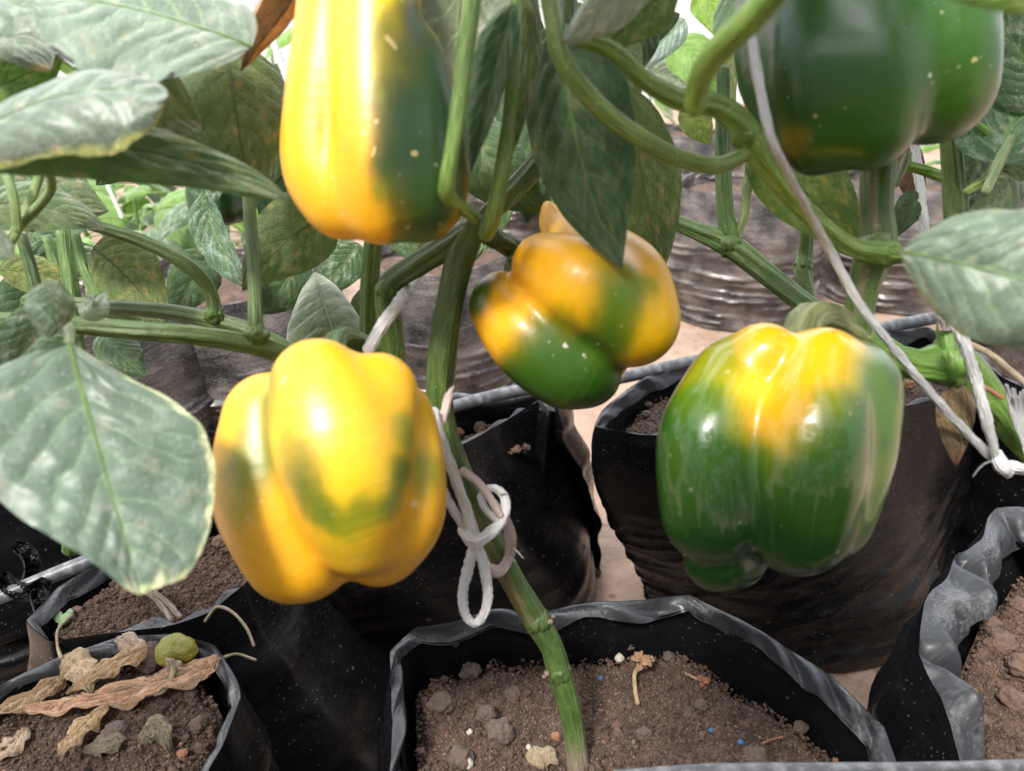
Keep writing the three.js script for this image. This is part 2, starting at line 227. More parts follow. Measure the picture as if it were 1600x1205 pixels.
// ---------------------------------------------------------------- grow bags and their soil
function bag(o) {
  const rim = o.rim.map((a) => a.isVector3 ? a : onY(a[0], a[1], a[2])), N = o.N ?? 240, K = o.K ?? 56, sd = o.seed ?? 1, wr = o.wr ?? 0.004, wf = o.wf ?? 1;
  const curve = new THREE.CatmullRomCurve3(rim, true, 'catmullrom', o.tension ?? 0.22), ring = curve.getSpacedPoints(N), per = curve.getLength();
  const c = V3(0, 0, 0); for (const p of ring) c.addScaledVector(p, 1 / ring.length);
  const out = ring.map((p, i) => { const a = ring[(i - 1 + N) % N], b = ring[(i + 1) % N], t = b.clone().sub(a), n = V3(t.z, 0, -t.x).normalize(); if (n.dot(p.clone().sub(c)) < 0) n.negate(); return n; });
  for (let k = 0; k < 4; k++) { const q = out.map((n, i) => n.clone().add(out[(i + 1) % N]).add(out[(i - 1 + N) % N]).normalize()); q.forEach((n, i) => out[i] = n); out[N] = out[0]; }
  const bc = o.base ? V3(o.base[0], 0, o.base[1]) : V3(c.x, 0, c.z), bR = o.baseR ?? per / 6.9, lipIn = o.lip?.[0] ?? 0.006, lipDrop = o.lip?.[1] ?? 0.012, deep = o.deep ?? 0.06, cr = o.crumple ?? 0.004;
  const h3 = (u) => u * per, NB = 12, NC = 9;
  // from deep inside up the wall, out under the folded collar, over the collar to the edge, then down the outside
  const fold = (arc, k) => facet(arc / 0.03 + k * 9.1, k * 3.7, sd);
  const place3 = (p0, n, inn, down) => { const p = p0.clone().addScaledVector(n, -inn); p.y -= down; return p; };
  const creases = (cx, cz, y, arc) => { // thin sharp folds running round the bag, in patches
    if (!o.fold) return 0; let e = 0;
    for (let k = 0; k < 2; k++) { const q = (y + (o.slantY ?? 0) * cx + 0.02 * noise(cx * 4 + k * 7, cz * 4, y * 9 + sd) + 0.006 * noise(cx * 16, cz * 16 + k, y * 20)) / (k ? 0.031 : 0.019), t = Math.abs(q - Math.round(q)) * 2; e += Math.pow(1 - t, 5) * smooth(-0.1, 0.35, noise(cx * 6 + Math.round(q) * 3.3, cz * 6, Math.round(q) * 1.7 + k * 5)); }
    return o.fold * e * (o.low ? smooth(0.25, 0.15, y) : 1); };
  const shell = (part) => (i, j) => {
    const ii = i % N, ang = ii / N, arc = ang * per, n = out[ii], cx = Math.cos(ang * 6.2832) * per / 6.2832, cz = Math.sin(ang * 6.2832) * per / 6.2832;
    const wrapk = (k) => { const e = Math.min(1, (1 - ang) * per / 0.04); return mix(fold(0, k), fold(arc, k), e); };
    const p0 = ring[ii].clone().addScaledVector(n, cr * 0.45 * wrapk(1)); p0.y += cr * 0.4 * wrapk(2);
    const ci = lipIn * (1 + 0.55 * wrapk(3)), cd = lipDrop * (1 + 0.6 * wrapk(4)); let p, vv;
    if (part === 'rim') {
      const t = j / NC, cc = cr * 1.5 * facet(arc / 0.019 + 3, t * 1.7 + arc * 31, sd + 5) * Math.sin(Math.PI * (0.15 + 0.85 * t)) * Math.min(1, (1 - ang) * per / 0.04);
      p = place3(p0, n, mix(ci, 0.0, t) + cc * 0.5, mix(cd, 0.0, t) - cc * 0.8 - lipDrop * 0.25 * Math.sin(Math.PI * t)); vv = 0.32 + (1 - t) * Math.hypot(ci, cd);
    } else if (part === 'in') {
      const t = 1 - j / NB, d = cd - 0.001 + t * deep, w = cr * facet(arc / 0.035, d / 0.03, sd + 8) * Math.min(1, (1 - ang) * per / 0.04) * Math.min(1, t * 6);
      p = place3(p0, n, mix(Math.min(ci - 0.001, 0.003), lipIn * 0.8 + 0.006, t) * (t < 0.001 ? 0 : 1) + (t < 0.001 ? ci - 0.0006 : 0) + w * 0.5, d); vv = 0.4 + d;
    } else {
      const k = j / K, y = mix(p0.y, 0.003, k), e = smooth(0, 1, k), dir = p0.clone().sub(c); dir.y = 0; const L = dir.length(); dir.normalize();
      const b = bc.clone().addScaledVector(dir, mix(L * 0.9, bR, 0.7)); p = V3(mix(p0.x, b.x, e), y, mix(p0.z, b.z, e)); p.addScaledVector(n, (o.bulge ?? 0.012) * Math.sin(Math.PI * Math.min(1, k * 1.15)) + 0.0004);
      const f = smooth(0, 0.12, k) * (o.low ? mix(0.25, 1, smooth(0.2, 0.55, k)) : 1), fy = y * (o.wy ?? 1);
      const w1 = 1 - 2.6 * Math.abs(noise(cx * 5 * wf + fy * 6, cz * 5 * wf + fy * (o.slant ?? 3), fy * 26 + sd)), w2 = 1 - 2.4 * Math.abs(noise(cx * 11 * wf + 4, cz * 11 * wf, fy * 60 + sd)), w3 = noise(cx * 7, cz * 7, y * 7 + sd);
      p.addScaledVector(n, f * (wr * (w1 * 0.6 + w2 * 0.25) * 0.5 + creases(cx, cz, y, arc) + 0.006 * w3) + f * (o.fa ?? 0.0035) * facet(arc / 0.085 + y * 5, y / 0.02 - arc * 6, sd + 4) * Math.min(1, (1 - ang) * per / 0.08) + cr * 0.35 * smooth(0, 0.04, k) * facet(arc / 0.05, y / 0.045, sd + 2) * Math.min(1, (1 - ang) * per / 0.04)); vv = y;
    }
    return { p, uv: [h3(i / N) / 0.3, vv / 0.3] };
  };
  const rg = grid(N, NC, shell('rim'), true), ig = grid(N, NB, shell('in'), true), g = grid(N, K, shell('out'), true);
  const t = thing('grow_bag', V3(c.x, 0, c.z), o.label, 'grow bag', 'black grow bags standing in the greenhouse');
  mesh('film', g, o.mat ?? M.film, t); mesh('inner_film', ig, o.mat ?? M.film, t); mesh('folded_rim', rg, o.rimMat ?? (o.mat ? o.mat : M.rimFilm), t);
  if (!o.soil) return t;
  // soil: a lumpy bed up to the film, crumbs and clods on it
  const S = o.soil, inner = ring.map((p, i) => p.clone().addScaledVector(out[i], -(lipIn * 0.8 + 0.006 + (S.inset ?? 0)))), hs = S.h;
  const hgt = (x, z) => hs + (S.slope?.[0] ?? 0) * (x - c.x) + (S.slope?.[1] ?? 0) * (z - c.z) + 0.014 * fbm(x * 13 + sd, z * 13, sd, 3) + 0.008 * fbm(x * 55, z * 55, sd + 2, 3) + (S.rough ?? 1) * (0.005 * (0.6 - cell(x * 60 + sd * 3, z * 60, 256, 256)[0]) * smooth(-0.2, 0.2, noise(x * 30, z * 30, sd)) + 0.0032 * (0.55 - cell(x * 150 + 0.4 * noise(x * 200, z * 200), z * 150, 256, 256)[0]) + 0.0018 * (0.5 - cell(x * 330, z * 330 + 0.5 * noise(x * 400, z * 400), 256, 256)[0])) + 0.002 * fbm(x * 210, z * 210, sd, 3);
  const NA = S.na ?? 240, NR = S.nr ?? 90;
  const place = (a, r) => { const fi = a * N, i0 = Math.floor(fi) % N, i1 = (i0 + 1) % N, f = fi - Math.floor(fi), e = inner[i0].clone().lerp(inner[i1], f); return V3(mix(c.x, e.x, r), 0, mix(c.z, e.z, r)); };
  const sg = grid(NA, NR, (i, j) => { const p = place((i % NA) / NA, Math.pow(j / NR, 0.75)); p.y = hgt(p.x, p.z) - 0.006 * smooth(0.9, 1, j / NR); const e = inner[Math.floor((i % NA) / NA * N) % N]; p.y = Math.min(p.y, mix(p.y, e.y - 0.016, smooth(0.6, 0.97, Math.pow(j / NR, 0.75)))); return { p, uv: [p.x / 0.12, p.z / 0.12] }; }, true);
  const st = thing('soil', V3(c.x, 0, c.z), S.label, 'soil', null, 'stuff');
  mesh('soil_bed', sg, S.mat ?? M.soil, st);
  const r = rng(sd * 101 + 7);
  if (S.crumbs) {
    for (let v = 0; v < 2; v++) {
      const g0 = lumpGeo(0.0006, v + 3, 2, 0.9), im = new THREE.InstancedMesh(g0, M.crumb, S.crumbs), m4 = new THREE.Matrix4(), q = new THREE.Quaternion(), e = new THREE.Euler(), col = new THREE.Color(); im.name = 'crumbs'; im.castShadow = im.receiveShadow = true;
      for (let k = 0; k < S.crumbs; k++) {
        const p = place(r(), Math.sqrt(r()) * 0.99), s = (0.5 + 1.5 * Math.pow(r(), 3) + (r() < 0.008 ? 1 + 2.5 * r() : 0)) * (S.big ?? 1); p.y = hgt(p.x, p.z) + s * 0.00025 * (r() - 0.2);
        q.setFromEuler(e.set(r() * 6, r() * 6, r() * 6)); m4.compose(p.sub(st.position), q, V3(s, s * (0.6 + 0.4 * r()), s)); im.setMatrixAt(k, m4);
        const l = 0.55 + 0.75 * r(), w = r(); col.setRGB(l * (1 + 0.12 * w), l, l * (1 - 0.1 * w)); if (w > 0.985) col.setRGB(2.2, 2, 1.8); im.setColorAt(k, col);
      }
      im.userData.kind = 'stuff'; st.add(im);
    }
  }
  for (const [px, py, sz, kind] of S.clods ?? []) {
    const p = soilAt(px, py, hgt); const m = mesh('clod', lumpGeo(sz * 0.31, px, 9, 0.42).scale(1, 0.8, 1), kind === 'clay' ? M.clay : S.mat ? M.clodRed : M.clod, st); m.position.add(V3(p.x, p.y + sz * 0.12, p.z));
  }
  return { bag: t, soil: st, hgt, at: (px, py) => soilAt(px, py, hgt) };
}
function soilAt(px, py, hgt) { let p = onY(px, py, 0.27); for (let k = 0; k < 6; k++) p = onY(px, py, hgt(p.x, p.z)); return p; }
function lumpGeo(R, sd, detail, amp) {
  let g = new THREE.IcosahedronGeometry(R, detail); g.deleteAttribute('uv'); g.deleteAttribute('normal'); g = mergeVertices(g, R * 1e-4); const p = g.attributes.position, uv = [], col = [];
  for (let i = 0; i < p.count; i++) {
    const v = V3(p.getX(i), p.getY(i), p.getZ(i)).divideScalar(R), e = fbm(v.x * 4 + sd, v.y * 4, v.z * 4, 4), f = detail > 4 ? noise(v.x * 11 + sd, v.y * 11, v.z * 11) : 0, k = 1 + amp * (fbm(v.x * 1.3 + sd * 1.7, v.y * 1.3, v.z * 1.3 + sd, 3) * 1.4 + e * 0.45 + f * 0.16);
    p.setXYZ(i, v.x * R * k, v.y * R * k, v.z * R * k); uv.push(0.5 + v.x * 0.35 + sd * 0.13, 0.5 + v.y * 0.35 + v.z * 0.21); const c = 0.95 + 0.5 * e + 0.25 * f; col.push(c, c, c);
  }
  g.setAttribute('uv', new THREE.Float32BufferAttribute(uv, 2)); g.setAttribute('color', new THREE.Float32BufferAttribute(col, 3)); g.computeVertexNormals(); return g;
}
const W = (x, y, z) => V3(x, y, z);
const BF = bag({ seed: 2, label: 'open black grow bag nearest the viewer with the tied green stem', N: 320, K: 40, lip: [0.007, 0.009], crumple: 0.006, deep: 0.06, wr: 0.004, tension: 0.02,
  rim: [[609, 1205, 0.295], [612, 1022, 0.298], [652, 980, 0.3], [770, 958, 0.3], [950, 941, 0.3], [1078, 927, 0.303], [1112, 946, 0.3], [1192, 990, 0.3], [1275, 1046, 0.298], [1386, 1128, 0.297], [1412, 1215, 0.288], W(0.165, 0.285, -0.17), W(0.11, 0.28, -0.11), W(-0.0, 0.28, -0.09), W(-0.05, 0.285, -0.14)],
  soil: { h: 0.268, slope: [-0.02, 0.03], na: 580, nr: 240, crumbs: 14000, label: 'crumbly brown soil around the tied stem in the nearest bag', clods: [[735, 1055, 0.02], [690, 1105, 0.022], [1045, 1030, 0.012], [1080, 1018, 0.013], [1112, 1022, 0.013], [1130, 1005, 0.012], [1095, 1105, 0.012], [780, 1150, 0.024], [1250, 1140, 0.013], [800, 1090, 0.016], [760, 1120, 0.016], [985, 1010, 0.012], [1165, 1045, 0.014], [1005, 1150, 0.013], [868, 1152, 0.008, 'clay'], [965, 1006, 0.008, 'clay'], [1305, 1190, 0.005, 'clay'], [1100, 1075, 0.006, 'clay'], [1180, 1190, 0.02], [720, 1190, 0.02]] } });
const BL = bag({ seed: 5, label: 'open black grow bag at lower left littered with dry leaves', lip: [0.005, 0.008], crumple: 0.004, tension: 0.1,
  rim: [[-40, 1092, 0.285], [90, 1022, 0.29], [190, 992, 0.293], [270, 988, 0.297], [335, 1010, 0.3], [366, 1060, 0.3], [372, 1090, 0.297], [345, 1165, 0.292], [312, 1225, 0.285], W(-0.17, 0.28, -0.15), W(-0.28, 0.28, -0.12), W(-0.36, 0.28, -0.2)],
  soil: { h: 0.274, slope: [0.06, 0.0], na: 440, nr: 180, crumbs: 7000, label: 'dark soil under the dry leaves in the lower left bag', clods: [[235, 1035, 0.03], [270, 1030, 0.024], [320, 1050, 0.02], [300, 1090, 0.014], [180, 1150, 0.02], [285, 1180, 0.008, 'clay'], [310, 1135, 0.014]] } });
const BM = bag({ seed: 8, label: 'open black grow bag behind the white leaf and left yellow pepper', lip: [0.005, 0.010], crumple: 0.004, tension: 0.1, base: [-0.2, -0.44], baseR: 0.165,
  rim: [[42, 968, 0.295], [80, 1000, 0.293], [255, 978, 0.295], [330, 955, 0.297], [380, 912, 0.3], [400, 880, 0.3], [430, 830, 0.29], [350, 800, 0.29], [200, 850, 0.29], [95, 915, 0.292]],
  soil: { h: 0.276, na: 360, nr: 150, crumbs: 7000, mat: M.soilRed, label: 'reddish brown soil behind the big white-edged leaf', clods: [[345, 850, 0.018], [310, 870, 0.012], [200, 930, 0.014], [240, 925, 0.016], [290, 905, 0.006, 'clay'], [120, 960, 0.014]] } });
const BC = bag({ seed: 11, label: 'black grow bag behind the tied stem, its rim slanting up to the right', N: 300, lip: [0.004, 0.009], wr: 0.003, bulge: 0.012, tension: 0.08, base: [-0.042, -0.72], baseR: 0.183,
  rim: [[425, 830, 0.268], [560, 768, 0.275], [712, 702, 0.288], [842, 624, 0.302], [868, 634, 0.3], [886, 608, 0.3], [868, 582, 0.3], [820, 590, 0.3], [700, 640, 0.29], [560, 690, 0.285], [425, 760, 0.275]],
  soil: { h: 0.262, inset: 0.022, slope: [0.05, 0], na: 160, nr: 60, crumbs: 2500, big: 1.5, mat: M.soilRed, label: 'reddish soil in the bag behind the tied stem', clods: [[735, 655, 0.022], [715, 680, 0.02, 'clay'], [750, 670, 0.018], [725, 640, 0.02]] } });
const BR = bag({ seed: 14, label: 'tall shiny black grow bag behind the right green pepper', N: 320, K: 150, fold: 0.005, slantY: 0.75, lip: [0.006, 0.012], wr: 0.006, fa: 0.004, low: true, wf: 0.45, slant: 5, bulge: 0.01, tension: 0.12, base: [0.342, -0.76], baseR: 0.187,
  rim: [[929, 668, 0.3], [955, 628, 0.302], [1010, 588, 0.302], [1100, 562, 0.3], [1300, 530, 0.298], [1450, 512, 0.3], [1525, 560, 0.3], [1518, 612, 0.3], [1400, 638, 0.298], [1200, 672, 0.3], [1035, 682, 0.3]],
  soil: { h: 0.276, na: 200, nr: 70, crumbs: 3000, big: 1.4, label: 'dark soil in the bag behind the right green pepper', clods: [[1420, 605, 0.02, 'clay'], [1425, 580, 0.02], [1010, 650, 0.014]] } });
const BX = bag({ seed: 17, label: 'black grow bag at lower right with a wide crumpled grey collar', N: 320, K: 50, lip: [0.024, 0.022], crumple: 0.011, deep: 0.05, tension: 0.03,
  rim: [[1660, 790, 0.3], [1590, 796, 0.303], [1560, 802, 0.3], [1492, 872, 0.3], [1452, 950, 0.3], [1440, 1022, 0.298], [1470, 1085, 0.29], [1492, 1190, 0.28], W(0.26, 0.27, -0.2), W(0.33, 0.28, -0.16), W(0.42, 0.285, -0.25), W(0.44, 0.29, -0.4)],
  soil: { h: 0.262, slope: [0.05, 0], na: 360, nr: 150, crumbs: 6000, mat: M.soilRed, label: 'brown cloddy soil in the bag with the crumpled collar', clods: [[1560, 1010, 0.03], [1545, 980, 0.02], [1590, 950, 0.02], [1515, 1085, 0.012, 'clay'], [1580, 1100, 0.026], [1530, 1130, 0.016], [1595, 1050, 0.03]] } });
bag({ seed: 20, label: 'black grow bag at the right edge behind the cut stem', N: 160, K: 40, tension: 0.2, wr: 0.006, rim: [[1500, 520, 0.3], [1560, 585, 0.3], [1680, 640, 0.3], [1780, 600, 0.3], [1740, 520, 0.3], [1600, 490, 0.3]], soil: { h: 0.277, crumbs: 400, na: 80, nr: 30, label: 'soil in the bag at the right edge behind the cut stem' } });
// bags standing farther off, dusty and wrinkled
function roundBag(px, py, D, R, h, seed, label, o = {}) {
  const c = at(px, py, D), r = rng(seed * 31), rim = []; for (let k = 0; k < 9; k++) { const a = -k / 9 * Math.PI * 2, q = R * (0.85 + 0.25 * r()); rim.push(V3(c.x + Math.cos(a) * q, h * (0.96 + 0.07 * r()), c.z + Math.sin(a) * q)); }
  return bag({ seed, label, rim, N: 160, K: 105, fold: 0.011, wr: 0.006, fa: 0.004, low: true, wf: 0.9, slant: 2.2, bulge: 0.02, mat: M.filmDusty, base: [c.x + (o.dx ?? 0), c.z], baseR: R * 0.95, soil: { h: h - 0.03, na: 60, nr: 20, crumbs: 0, mat: M.soilRed, label: 'soil in the ' + label.replace(/^(a |the )/, '') }, ...o });
}
roundBag(1165, 300, 1.75, 0.18, 0.3, 41, 'dusty wrinkled grow bag behind the forked stem right of centre');
roundBag(1420, 300, 1.85, 0.17, 0.29, 42, 'dusty wrinkled grow bag behind the thick right stem');
roundBag(690, 440, 1.25, 0.13, 0.3, 43, 'dusty wrinkled grow bag left of the middle pepper');
roundBag(345, 470, 1.2, 0.17, 0.28, 44, 'dusty wrinkled grow bag above the left yellow pepper');
roundBag(1080, 190, 2.6, 0.18, 0.3, 45, 'small far grow bag behind the brown-edged leaf');
roundBag(130, 520, 1.05, 0.15, 0.28, 46, 'grow bag in shade behind the big left leaf');
roundBag(20, 760, 0.72, 0.12, 0.285, 47, 'dark grow bag at the left edge under the big leaf', { mat: M.film });
roundBag(800, 250, 2.5, 0.18, 0.3, 48, 'far grow bag behind the hanging dark leaf');
roundBag(1700, 310, 1.8, 0.17, 0.3, 49, 'dusty grow bag behind the right front leaf');

[[-0.34, 0.12], [0.0, 0.2], [0.34, 0.14], [0.66, 0.1], [-0.66, 0.16], [-0.75, 0.55], [-0.35, 0.7], [0.02, 0.62], [0.4, 0.6], [0.8, 0.5]].forEach(([x, z], i) => { const rim = []; for (let k = 0; k < 9; k++) { const a = -k / 9 * Math.PI * 2; rim.push(V3(x + Math.cos(a) * 0.155, 0.29 + 0.01 * Math.sin(k * 2.1), z + Math.sin(a) * 0.15)); } bag({ seed: 70 + i, label: ['grow bag under the viewer, left', 'grow bag under the viewer, middle', 'grow bag under the viewer, right', 'grow bag beside the viewer, far right', 'grow bag beside the viewer, far left', 'grow bag of the row behind the viewer, far left', 'grow bag of the row behind the viewer, left', 'grow bag of the row behind the viewer, middle', 'grow bag of the row behind the viewer, right', 'grow bag of the row behind the viewer, far right'][i], rim, N: 80, K: 20, soil: { h: 0.265, na: 50, nr: 16, crumbs: 0, label: ['soil in the bag under the viewer, left', 'soil in the bag under the viewer, middle', 'soil in the bag under the viewer, right', 'soil in the bag beside the viewer, far right', 'soil in the bag beside the viewer, far left', 'soil in the bag of the row behind the viewer, far left', 'soil in the bag of the row behind the viewer, left', 'soil in the bag of the row behind the viewer, middle', 'soil in the bag of the row behind the viewer, right', 'soil in the bag of the row behind the viewer, far right'][i] } }); });

// ---------------------------------------------------------------- hoses
const hose = (pts, label) => solo('drip_hose', tubeGeo(pts, { seg: 14, lump: 0.02, n: 90 }), M.hose, label, 'hose', 'black drip hoses lying across the bags');
hose([[-60, 958, 0.52, 11], [100, 892, 0.535, 12], [280, 822, 0.56, 12], [345, 790, 0.575, 12], [480, 725, 0.62, 11], [700, 638, 0.70, 10], [840, 605, 0.74, 10], [960, 592, 0.78, 10], [1080, 566, 0.80, 10], [1300, 528, 0.86, 10], [1480, 494, 0.9, 10], [1680, 470, 0.95, 10]], 'long grey-black drip hose running behind the peppers from left to right');
hose([[270, 812, 0.60, 9], [340, 772, 0.61, 9], [480, 700, 0.65, 9], [700, 622, 0.72, 8], [770, 628, 0.74, 7], [850, 612, 0.77, 7]], 'short second drip hose beside the long one, behind the left yellow pepper');
hose([[960, 1216, 0.33, 12], [1100, 1206, 0.33, 12], [1300, 1203, 0.335, 11], [1450, 1201, 0.34, 10], [1620, 1196, 0.345, 10]], 'drip hose along the bottom right edge in front of the nearest bag');

// ---------------------------------------------------------------- plants: leaves and stems
function leafGeo(b, m, t, wl, wr, o = {}) {
  const B = P(b), Mi = P(m), T = P(t), C = Mi.clone().multiplyScalar(2).addScaledVector(B, -0.5).addScaledVector(T, -0.5), nu = o.nu ?? 26, nv = o.nv ?? 44, sc = (m.isVector3 ? 1 : m[2] / 1205), sd = o.seed ?? 0;
  const view = (o.face ?? EYE).clone().sub(Mi).normalize(), len = B.distanceTo(Mi) + Mi.distanceTo(T), pa = o.pa ?? 0.55, pb = o.pb ?? 0.95, pk = Math.pow(pa / (pa + pb), pa) * Math.pow(pb / (pa + pb), pb);
  const c0 = o.tint ?? [1, 1, 1], eb = o.edge ?? [0, 0], ec = o.edgeColor ?? [1.6, 0.8, 0.35];
  wl *= sc; wr *= sc;
  const pts = [];
  const g = grid(nu, nv, (i, j) => {
    const v = j / nv, u = i / nu * 2 - 1, a = Math.abs(u), q = 1 - v;
    const p = B.clone().multiplyScalar(q * q).addScaledVector(C, 2 * q * v).addScaledVector(T, v * v);
    const tg = C.clone().sub(B).multiplyScalar(2 * q).addScaledVector(T.clone().sub(C), 2 * v).normalize();
    const s0 = tg.clone().cross(view).normalize(), n0 = s0.clone().cross(tg).normalize(), roll = ((o.roll ?? 0) + (o.twist ?? 0) * (v - 0.5)) * Math.PI / 180;
    const sd0 = s0.clone().multiplyScalar(Math.cos(roll)).addScaledVector(n0, Math.sin(roll)), nn = sd0.clone().cross(tg).normalize();
    const pr = u < 0 ? o.outL : o.outR, prof = pr ? along(pr, v) : Math.pow(v, pa) * Math.pow(1 - v, pb) / pk, w = (u < 0 ? wl : wr) * prof * (1 + (o.jag ?? 0.035) * noise(v * 9 + sd, u > 0 ? 3 : 8, sd));
    const fo = ((u < 0 ? o.foldL : o.foldR) ?? o.fold ?? 8) * Math.PI / 180, cu = ((u < 0 ? o.curlL : o.curlR) ?? o.curl ?? -14) * Math.PI / 180, f = fo + cu * a * a;
    const s = a * w; p.addScaledVector(sd0, Math.sign(u) * s * Math.cos(f)).addScaledVector(nn, s * Math.sin(f));
    const [, d] = vein((u + 1) / 2, v), quilt = (o.quilt ?? 0.013) * len * (1 - Math.exp(-((d / 0.2) ** 2))) * (1 - a * 0.5) * Math.min(1, a * 5) * Math.min(1, v * 6) * Math.min(1, (1 - v) * 6);
    p.addScaledVector(nn, quilt + (o.wave ?? 0.09) * w * a * a * Math.sin(v * (o.freq ?? 11) + sd * 3 + (u > 0 ? 1.7 : 0)) + 0.02 * len * noise(u * 1.6 + sd, v * 2.4, sd) * a + (o.crump ?? 0.008) * len * (0.5 - Math.abs(noise(u * 3 + sd, v * 6, sd + 2)) * 2));
    const e = Math.max(smooth(1 - eb[0], 1 - eb[0] * 0.4, a + 0.08 * noise(v * 14, u * 2, sd)) * (eb[0] ? 1 : 0) * ((o.edgeSide ?? 0) === 0 || Math.sign(u) === o.edgeSide ? 1 : 0), eb[1] ? smooth(1 - eb[1], 1, v + 0.05 * noise(u * 4, v * 8, sd)) : 0);
    const c = [mix(c0[0], ec[0], e), mix(c0[1], ec[1], e), mix(c0[2], ec[2], e)], k = 1 + 0.18 * noise(u * 2 + sd, v * 3, 5);
    return { p, uv: [i / nu, v], c: c.map((x) => x * k) };
  });
  for (let k = 0; k <= 10; k++) { const v = k / 10 * 0.93, j = Math.round(v * nv), i = Math.round(nu / 2), a = (j * (nu + 1) + i) * 3, x = g.attributes.position.array; pts.push({ p: V3(x[a], x[a + 1], x[a + 2]), r: (o.rib ?? 0.008) * len * (1 - 0.85 * v) }); }
  g.userData = { rib: pts }; return g;
}
function along(a, v) { let i = 0; while (i < a.length - 2 && v > a[i + 1][0]) i++; const [x0, y0] = a[i], [x1, y1] = a[i + 1], m = (k) => k <= 0 || k >= a.length - 1 ? 0 : (a[k + 1][1] - a[k - 1][1]) / (a[k + 1][0] - a[k - 1][0]), h = x1 - x0, t = clamp((v - x0) / h), m0 = i ? m(i) : (y1 - y0) / h * 1.5, m1 = i + 1 < a.length - 1 ? m(i + 1) : (y1 - y0) / h; return Math.max(0, (2 * t ** 3 - 3 * t * t + 1) * y0 + (t ** 3 - 2 * t * t + t) * h * m0 + (3 * t * t - 2 * t ** 3) * y1 + (t ** 3 - t * t) * h * m1); }
let leafNo = 0;
function leaf(plant, mat, b, m, t, wl, wr, o = {}) {
  const sd = o.seed ?? (leafNo++ * 1.37 + 0.5), g = leafGeo(b, m, t, wl, wr, { ...o, seed: sd }), rib = g.userData.rib; g.userData = {};
  const l = mesh(o.name ?? 'leaf', g, mat, plant); if (o.label) l.userData.label = o.label;
  if (o.midrib !== false) mesh('midrib', tubeGeo(rib, { seg: 8, n: 20, tint: tinted(o.ribc ?? PALE, sd) }), M.stem, l);
  return l;
}
const stem = (plant, list, c, o = {}) => { list = list.map((q) => q.p ? { p: q.p, r: q.r * 0.86 } : [q[0], q[1], q[2], q[3] * 0.86]); const m = mesh(o.name ?? 'stem', tubeGeo(list, { ribs: 6, amp: 0.1, seg: 30, twist: 0.8, seed: leafNo++ * 0.7, ...o, tint: o.tint ?? tinted(c, leafNo, o.vary) }), o.mat ?? M.stem, plant); if (o.label) m.userData.label = o.label; return m; };
M.leafDark = leafMat(leafTex({ seed: 55, a: [0.022, 0.06, 0.014], b: [0.05, 0.105, 0.026], vein: [0.12, 0.19, 0.06], net: 0.12, vs: 0.45, dust: 0.18, dustc: [0.25, 0.3, 0.24], spot: [0.3, 0.2, 0.1], spots: 0.3 }), { clearcoat: 0.3, transmission: 0.25 });
const D = { dark: M.leafDark, top: M.leafTop, under: M.leafUnder, young: M.leafYoung, dry: M.leafDry, dusty: M.leafDusty };

// front plant, rooted in the nearest bag
const foot = BF.at(905, 1192);
const PA = thing('pepper_plant', foot, 'pepper plant tied with white twine, rooted in the nearest bag', 'pepper plant');
stem(PA, [{ p: foot.clone().add(V3(0.001, -0.012, 0)), r: 0.0078 }, [900, 1172, 0.402, 20], [893, 1120, 0.4, 19], [873, 1050, 0.395, 22], [862, 1010, 0.392, 20], [838, 970, 0.388, 23], [800, 905, 0.38, 21], [757, 820, 0.372, 21], [715, 730, 0.362, 21], [688, 640, 0.352, 23], [690, 560, 0.346, 24], [704, 470, 0.342, 24], [722, 395, 0.336, 26], [745, 352, 0.332, 20]], GREEN, {
  label: 'main green stem leaning left with pale scars and a grey foot', ribs: 6, amp: 0.06, tint: (s, th) => { const k = smooth(0.12, 0.06, s), g = [0.085, 0.14, 0.032], sc = smooth(0.28, 0.36, s) * smooth(0.62, 0.5, s) * smooth(0.7, 0.95, Math.cos(th + 0.5)) * (noise(s * 40, th * 3) > -0.1 ? 0.8 : 0.2); const c = mixc(mixc(g, [0.3, 0.23, 0.18], k), [0.26, 0.17, 0.09], sc); const n = 1 + 0.3 * noise(s * 20, Math.cos(th), Math.sin(th)); return c.map((x) => x / 0.62 * n); } });
for (const [px, py, d, r] of [[860, 972, 0.38, 4], [855, 1053, 0.388, 4], [864, 964, 0.385, 3], [850, 1058, 0.391, 3]]) mesh('bud_scar', lumpGeo(r * d / 1205, px, 2, 0.6).translate(...at(px, py, d).toArray()), M.cork, PA);
stem(PA, [[620, 620, 0.37, 22], [612, 520, 0.362, 21], [606, 450, 0.355, 20], [650, 415, 0.347, 21], [700, 385, 0.34, 22], [742, 358, 0.334, 22]], [0.085, 0.14, 0.03], { name: 'branch' });
stem(PA, [[573, 600, 0.39, 15], [576, 480, 0.385, 15], [582, 390, 0.38, 15], [610, 250, 0.37, 14]], GREEN, { name: 'branch', amp: 0.14 });
stem(PA, [[742, 356, 0.334, 20], [772, 372, 0.338, 17], [800, 388, 0.345, 14]], DARKG, { name: 'branch' });
stem(PA, [[745, 352, 0.334, 17], [800, 300, 0.335, 19], [850, 240, 0.335, 20], [880, 160, 0.335, 18], [885, 60, 0.335, 17], [890, -80, 0.335, 16]], [0.08, 0.135, 0.028], { name: 'branch' });
stem(PA, [[742, 340, 0.3, 12], [715, 318, 0.285, 14], [698, 300, 0.27, 15], [706, 240, 0.262, 14], [720, 140, 0.258, 15], [740, 0, 0.255, 15], [750, -90, 0.25, 15]], PALE, { name: 'petiole', ribs: 3, amp: 0.05 });
stem(PA, [[760, 366, 0.31, 15], [770, 340, 0.295, 15], [785, 260, 0.285, 15], [797, 170, 0.28, 13], [805, 40, 0.28, 11], [808, -40, 0.28, 10]], [0.2, 0.3, 0.075], { name: 'petiole', ribs: 3, amp: 0.05 });
